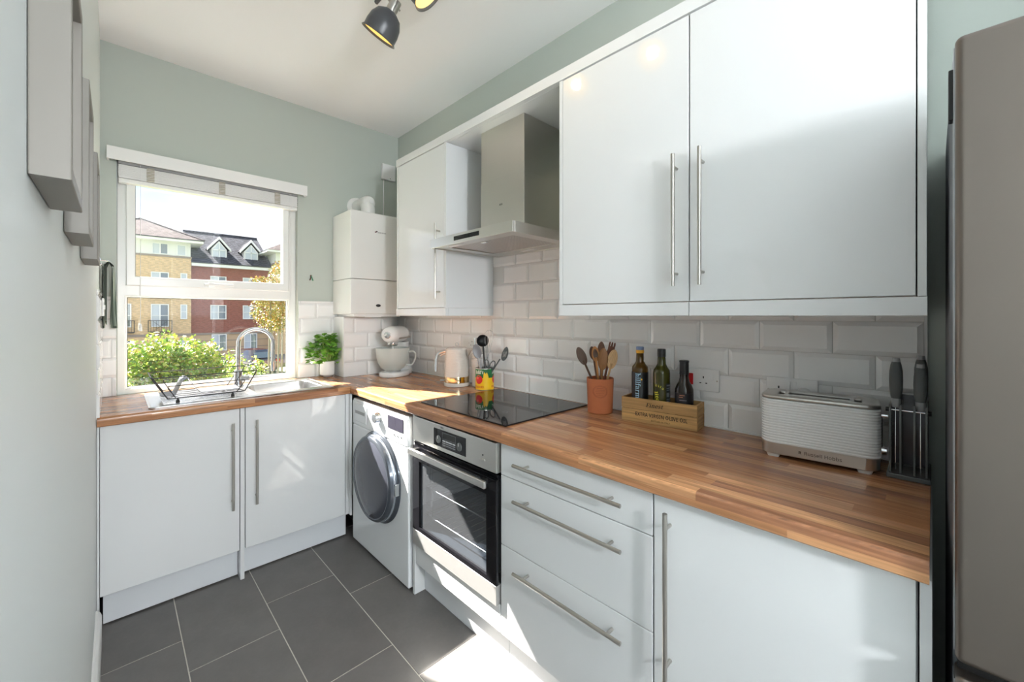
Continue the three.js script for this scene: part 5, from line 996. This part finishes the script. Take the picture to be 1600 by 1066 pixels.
{
  const FZ = -43, b = thing('apartment_building', 'red brick apartment building with a slate roof and two white dormers across the car park', 'building', [0, 0, 0]);
  const yw = boxUV(box(4.80, 11.08, -0.2, 5.75, FZ - 10, FZ)); part('brick_wall', yw, OUT.red, b);
  part('stone_base', box(4.80, 11.08, GND, -0.38, FZ - 10, FZ + 0.02), OUT.stone, b);
  part('band_course', box(4.80, 11.06, -0.38, -0.2, FZ - 10, FZ + 0.08), OUT.course, b);
  part('base_groove', [-0.95, -1.6].map((y) => box(4.80, 11.08, y, y + 0.06, FZ, FZ + 0.024)), OUT.course, b);
  part('fascia', box(4.80, 11.04, 5.72, 5.98, FZ - 0.1, FZ + 0.45), OUT.white, b);
  part('gutter', box(4.80, 11.04, 5.98, 6.08, FZ + 0.25, FZ + 0.50), OUT.iron, b);
  const e = FZ + 0.48, ry = 9.72, rz = FZ - 6;
  const r0 = 4.78, r1 = 11.1;
  part('roof', boxUV(roofGeo([[[r0, 6.0, e], [r1, 6.0, e], [r1, ry, rz]], [[r0, 6.0, e], [r1, ry, rz], [r0, ry, rz]], [[r1, 6, rz - 6], [r0, 6, rz - 6], [r0, ry, rz]], [[r1, 6, rz - 6], [r0, ry, rz], [r1, ry, rz]], [[r0, 6, rz - 6], [r0, 6, e], [r0, ry, rz]], [[r1, 6, e], [r1, 6, rz - 6], [r1, ry, rz]]])), OUT.slate, b);
  part('ridge', cyl(0.12, 0.12, [r0, ry, rz], [r1, ry, rz], 8), OUT.slate, b);
  for (const cx of [6.98, 9.54]) {
    const z1 = FZ - 0.75, hw = 0.60, y0 = 6.70, ys = 7.52, ya = 8.30, zb = FZ - 4.2;
    const d = part('dormer', [place(extrude([[cx - hw, y0], [cx + hw, y0], [cx + hw, ys], [cx, ya], [cx - hw, ys]], 3.2, 0), 0, 0, zb)], OUT.render, b);
    part('bargeboard', [place(extrude([[cx - hw - 0.32, ys - 0.16], [cx, ya + 0.18], [cx + hw + 0.32, ys - 0.16], [cx + hw + 0.32, ys + 0.06], [cx, ya + 0.42], [cx - hw - 0.32, ys + 0.06]], 0.14, 0), 0, 0, z1 - 0.28 + 0.05)], OUT.white, d);
    part('dormer_roof', [roofGeo([[[cx, ya + 0.40, z1 - 0.1], [cx - hw - 0.3, ys + 0.05, z1 - 0.1], [cx - hw - 0.3, ys + 0.05, zb]], [[cx, ya + 0.40, z1 - 0.1], [cx - hw - 0.3, ys + 0.05, zb], [cx, ya + 0.40, zb]], [[cx + hw + 0.3, ys + 0.05, z1 - 0.1], [cx, ya + 0.40, z1 - 0.1], [cx + hw + 0.3, ys + 0.05, zb]], [[cx, ya + 0.40, z1 - 0.1], [cx, ya + 0.40, zb], [cx + hw + 0.3, ys + 0.05, zb]]])], OUT.slate, d);
    const zz = zb + 3.2; part('window', [place(extrude([[cx - 0.5, y0 + 0.04], [cx + 0.5, y0 + 0.04], [cx + 0.5, ys - 0.05], [cx, ya - 0.12], [cx - 0.5, ys - 0.05]], 0.03, 0), 0, 0, zz)], OUT.curtain, d);
    part('glazing_bar', [box(cx - 0.04, cx + 0.04, y0, ya - 0.1, zz + 0.02, zz + 0.08), box(cx - 0.52, cx + 0.52, ys - 0.10, ys - 0.02, zz + 0.02, zz + 0.08), box(cx - 0.55, cx - 0.48, y0, ys, zz + 0.02, zz + 0.08), box(cx + 0.48, cx + 0.55, y0, ys, zz + 0.02, zz + 0.08), box(cx - 0.55, cx + 0.55, y0, y0 + 0.07, zz + 0.02, zz + 0.08)], OUT.white, d);
  }
  for (const [x0, x1] of [[6.17, 7.37], [8.66, 9.81]]) { outWindow(b, x0, x1, 3.68, 4.93, FZ + 0.005); outWindow(b, x0, x1, 1.0, 2.31, FZ + 0.005); outWindow(b, x0 + 0.09, x1 + 0.02, -1.85, -0.36, FZ + 0.025, 2, 1); }

  const w = thing('apartment_building', 'yellow brick apartment wing with a white top floor, hipped roof and small balconies', 'building', [0, 0, 0]);
  const WZ = FZ + 0.3;
  part('brick_wall', boxUV(box(-2.4, 4.78, GND, 6.32, FZ - 8, WZ)), OUT.yellow, w);
  part('top_floor', box(-2.36, 4.74, 6.45, 7.62, FZ - 8, WZ - 0.03), OUT.render, w);
  part('string_course', box(-2.45, 4.83, 6.31, 6.46, FZ - 8, WZ + 0.06), OUT.course, w);
  part('band_course', box(-2.42, 4.80, -0.42, -0.20, FZ - 8, WZ + 0.05), OUT.course, w);
  part('soffit', box(-3.2, 5.56, 7.60, 7.80, FZ - 8.6, WZ + 0.75), OUT.white, w);
  part('gutter', [box(-3.25, 5.61, 7.80, 7.88, WZ + 0.66, WZ + 0.80), box(5.5, 5.62, 7.80, 7.88, FZ - 8.6, WZ + 0.7)], OUT.iron, w);
  const A = [-3.25, 7.86, WZ + 0.78], B = [5.60, 7.86, WZ + 0.78], C = [5.60, 7.86, FZ - 8.6], D = [-3.25, 7.86, FZ - 8.6], P = [1.62, 10.02, FZ - 3.9];
  part('roof', boxUV(roofGeo([[A, B, P], [B, C, P], [C, D, P], [D, A, P]])), OUT.tiles, w);
  part('hip_ridge', [A, B, C, D].map((q) => cyl(0.09, 0.09, q, P, 8)), OUT.tiles, w);
  for (const [x0, x1] of [[2.18, 3.25], [3.79, 4.44], [-0.6, 0.5]]) outWindow(w, x0, x1, 6.50, 7.45, WZ - 0.025, x1 - x0 > 0.8 ? 2 : 1, 0);
  for (const y of [[3.3, 5.0], [0.4, 2.31], [-2.2, -0.6]]) { outWindow(w, 2.13, 3.28, y[0], y[1], WZ + 0.005, 2, 1); outWindow(w, 4.04, 4.50, Math.max(y[0], y[1] - 1.28), y[1], WZ + 0.005, 1, 1); outWindow(w, -0.2, 0.95, y[0], y[1], WZ + 0.005, 2, 1); }
  for (const [x0, x1] of [[1.96, 3.46], [-0.4, 1.12]]) for (const y of [-0.03, 2.93]) {
    const g = [box(x0, x1, y + 0.93, y + 0.98, WZ + 0.30, WZ + 0.35), box(x0, x1, y, y + 0.05, WZ + 0.30, WZ + 0.35), box(x0, x1, y - 0.04, y, WZ, WZ + 0.35)];
    for (const x of [x0, x1]) g.push(box(x - 0.025, x + 0.025, y, y + 0.98, WZ + 0.30, WZ + 0.35), box(x - 0.02, x + 0.02, y + 0.93, y + 0.97, WZ, WZ + 0.33));
    for (let k = 1; k < 9; k++) { const x = x0 + (x1 - x0) * k / 9; g.push(box(x - 0.01, x + 0.01, y, y + 0.95, WZ + 0.315, WZ + 0.335)); }
    g.push(cyl(0.012, 0.012, [x0 + 0.3, y + 0.05, WZ + 0.325], [x1 - 0.3, y + 0.9, WZ + 0.325], 6), cyl(0.012, 0.012, [x0 + 0.3, y + 0.9, WZ + 0.325], [x1 - 0.3, y + 0.05, WZ + 0.325], 6));
    part('balcony_railing', g, OUT.iron, w);
  }
  const v = thing('apartment_building', 'second yellow brick wing with a white top floor at the right of the window view', 'building', [0, 0, 0]);
  part('brick_wall', boxUV(box(11.1, 18, GND, 6.35, FZ - 8, FZ + 1.3)), OUT.yellow, v); part('top_floor', box(11.14, 17.96, 6.45, 7.45, FZ - 8, FZ + 1.27), OUT.render, v);
  part('string_course', box(11.05, 18.05, 6.33, 6.47, FZ - 8, FZ + 1.36), OUT.course, v); part('soffit', box(10.25, 18.8, 7.40, 7.58, FZ - 8.6, FZ + 2.0), OUT.white, v);
  const A2 = [10.2, 7.58, FZ + 2.05], B2 = [18.85, 7.58, FZ + 2.05], C2 = [18.85, 7.58, FZ - 8.6], D2 = [10.2, 7.58, FZ - 8.6], P2 = [14.5, 10.0, FZ - 3];
  part('roof', boxUV(roofGeo([[A2, B2, P2], [B2, C2, P2], [C2, D2, P2], [D2, A2, P2]])), OUT.tiles, v);
  outWindow(v, 12.2, 13.4, 3.4, 5.0, FZ + 1.305, 2, 1); outWindow(v, 12.2, 13.4, 0.4, 2.3, FZ + 1.305, 2, 1);
}
// leaves: a bent diamond, scattered as one mass per plant
function leafBlade(s) {
  const p = [[0, 0, 0], [0.34 * s, 0.08 * s, 0.45 * s], [0, 0, 0.5 * s], [-0.34 * s, 0.08 * s, 0.45 * s], [0, -0.06 * s, s]], idx = [0, 2, 1, 0, 3, 2, 1, 2, 4, 2, 3, 4];
  const g = new THREE.BufferGeometry(); g.setAttribute('position', new THREE.Float32BufferAttribute(p.flat(), 3)); g.setIndex(idx); g.computeVertexNormals(); return g;
}
function foliage(parent, n, blobs, size, colors, m) {
  const o = new THREE.InstancedMesh(leafBlade(1), m, n), q = new THREE.Matrix4(), e = new THREE.Euler(), c = new THREE.Color();
  const tot = blobs.reduce((a, b) => a + b[3] * b[4] + b[4] * b[5], 0);
  for (let i = 0; i < n; i++) {
    let r = rnd() * tot, b = blobs[0]; for (const t of blobs) { r -= t[3] * t[4] + t[4] * t[5]; if (r <= 0) { b = t; break; } }
    const a = rnd() * 6.283, z = rr(-1, 1), k = Math.sqrt(1 - z * z), f = Math.pow(rr(0.30, 1), 0.45) * (1 + 0.10 * PN.noise(a * 2, z * 3, b[0]));
    const s = size * rr(0.65, 1.3); e.set(rr(-1.4, 0.9), rnd() * 6.283, rr(-0.8, 0.8), 'YXZ');
    q.makeRotationFromEuler(e).scale(V(s, s, s)).setPosition(b[0] + b[3] * f * k * Math.cos(a), b[1] + b[4] * f * z, b[2] + b[5] * f * k * Math.sin(a));
    o.setMatrixAt(i, q); const w = colors[Math.floor(rnd() * colors.length)], v = rr(0.8, 1.2); o.setColorAt(i, c.setRGB(w[0] * v, w[1] * v, w[2] * v));
  }
  o.name = 'foliage'; o.userData.kind = 'stuff'; shade(o); parent.add(o); return o;
}
const leafMat = new THREE.MeshPhysicalMaterial({ color: 0xffffff, roughness: 0.5, transmission: 0.45, thickness: 0, side: THREE.DoubleSide });
const bark = std(new THREE.Color(0.16, 0.12, 0.09), 0.9);
{
  const h = thing('garden_bush', 'big bright yellow-green bush right outside the window', 'bush', [0, GND, 0]);
  const cols = [[0.38, 0.50, 0.05], [0.50, 0.58, 0.08], [0.32, 0.46, 0.06], [0.22, 0.38, 0.06], [0.54, 0.54, 0.14], [0.50, 0.36, 0.14], [0.15, 0.28, 0.05]];
  const O = -GND; // heights below are above eye level zero
  foliage(h, 30000, [[0.25, -0.25 + O, -6.6, 0.62, 1.20, 0.55], [0.62, 0.06 + O, -6.6, 0.42, 1.0, 0.5], [0.98, -0.05 + O, -6.5, 0.36, 1.02, 0.45], [1.28, -0.10 + O, -6.6, 0.26, 0.98, 0.4], [0.9, -1.0 + O, -6.3, 1.0, 0.95, 0.55], [-0.5, -0.2 + O, -6.6, 0.6, 1.1, 0.5]], 0.075, cols, leafMat);
  for (const [x, t] of [[0.3, 0.6], [0.8, 1.9], [1.15, 2.4], [-0.4, 1.2]]) part('branch', tubeAlong(curve([[x, 0.0, -6.6], [x + 0.04, 1.2, -6.55], [x + 0.1 * Math.cos(t), 2.4, -6.6]], 10), 0.018, 6), bark, h);
  const g = thing('garden_bush', 'smaller yellow-green bush in front of the parked car', 'bush', [0, GND, 0]);
  foliage(g, 9000, [[1.98, -0.5 + O, -8.6, 0.32, 1.06, 0.4], [2.38, -0.62 + O, -8.5, 0.32, 1.0, 0.4], [1.75, -0.8 + O, -8.3, 0.42, 0.9, 0.4], [2.2, -1.0 + O, -8.0, 0.62, 0.85, 0.4], [2.75, -1.1 + O, -8.8, 0.5, 0.9, 0.4]], 0.075, cols, leafMat);
  for (const x of [1.95, 2.35]) part('branch', tubeAlong(curve([[x, 0, -8.5], [x + 0.05, 1.0, -8.5], [x, 2.0, -8.5]], 8), 0.015, 6), bark, g);
  const t = thing('birch_tree', 'slim tree with orange and yellow autumn leaves in front of the brick building', 'tree', [0, GND, 0]);
  foliage(t, 6000, [[5.45, 1.75 + O, -20, 0.85, 1.25, 0.8], [5.2, 2.5 + O, -20, 0.6, 0.75, 0.6], [5.85, 3.0 + O, -20, 0.55, 1.0, 0.6], [5.9, 1.6 + O, -20.2, 0.5, 1.2, 0.6], [4.9, 2.9 + O, -20, 0.35, 0.3, 0.3]], 0.10, [[0.50, 0.26, 0.05], [0.52, 0.34, 0.08], [0.42, 0.38, 0.10], [0.30, 0.33, 0.09], [0.24, 0.30, 0.08]], leafMat);
  for (const [x, dx] of [[5.35, 0.1], [5.55, -0.08], [5.75, 0.12], [5.95, 0.02]]) part('trunk', tubeAlong(curve([[x, 0, -20], [x + dx * 0.4, 2, -20], [x + dx, 4.4, -20]], 10), [0.05, 0.048, 0.046, 0.044, 0.042, 0.04, 0.037, 0.034, 0.03, 0.026, 0.02], 8), std(new THREE.Color(0.30, 0.26, 0.22), 0.9), t);
}
{
  const c = thing('parked_car', 'black hatchback parked behind the bush, seen from its rear corner', 'car', [6.62, GND, -29.6], 0.22);
  const body = stack([[0.30, 0.86, 2.05, 0.25], [0.42, 0.90, 2.12, 0.28], [0.75, 0.90, 2.12, 0.30], [0.95, 0.87, 2.06, 0.32]], 6), cabin = stack([[0.94, 0.84, 1.55, 0.30, 0, 0.35], [1.25, 0.74, 1.22, 0.30, 0, 0.30], [1.50, 0.62, 0.95, 0.28, 0, 0.28]], 6);
  const paint = phy(new THREE.Color(0.02, 0.02, 0.03), 0.15, { clearcoat: 1, clearcoatRoughness: 0.05 });
  part('body', body, paint, c); part('cabin', cabin, paint, c);
  part('rear_window', [roofGeo([[[-0.66, 1.02, 1.925], [0.66, 1.02, 1.925], [0.54, 1.36, 1.50]], [[-0.66, 1.02, 1.925], [0.54, 1.36, 1.50], [-0.54, 1.36, 1.50]]])], phy(new THREE.Color(0.10, 0.13, 0.15), 0.05), c);
  for (const s of [-1, 1]) part('tail_light', rbox(s * 0.68 - 0.14, s * 0.68 + 0.14, 0.72, 0.90, 2.02, 2.12, 0.03), std(new THREE.Color(0.30, 0.01, 0.01), 0.2), c);
  part('number_plate', rbox(-0.26, 0.26, 0.50, 0.61, 2.115, 2.135, 0.005), std(new THREE.Color(0.7, 0.62, 0.2), 0.5), c);
  for (const x of [-0.78, 0.78]) for (const z of [-1.3, 1.3]) { const w = part('wheel', cyl(0.32, 0.32, [x - 0.10, 0.32, z], [x + 0.10, 0.32, z], 24), M.rubber, c); part('hub_cap', cyl(0.18, 0.17, [x + Math.sign(x) * 0.10, 0.32, z], [x + Math.sign(x) * 0.112, 0.32, z], 20), M.nickel, w); }
}
// alike things belong together
const GROUPS = { wooden_spoon: 'wooden utensils in the terracotta crock', wooden_fork: 'wooden utensils in the terracotta crock', wooden_spatula: 'wooden utensils in the terracotta crock', oil_bottle: 'bottles in the oil crate', kitchen_knife: 'knives in the acrylic stand', base_cabinet: 'white base cabinets', wall_cabinet: 'white wall cabinets', plinth_board: 'white plinth boards', end_panel: 'white end panels', wall_socket: 'sockets on the tiled wall', apartment_building: 'apartment buildings across the car park', garden_bush: 'bushes outside the window', worktop: 'butcher-block worktops' };
for (const o of scene.children) { const g = GROUPS[o.name.replace(/_\d{3}$/, '')]; if (g && o.userData.category) o.userData.group = g; }
renderer.render(scene, camera);
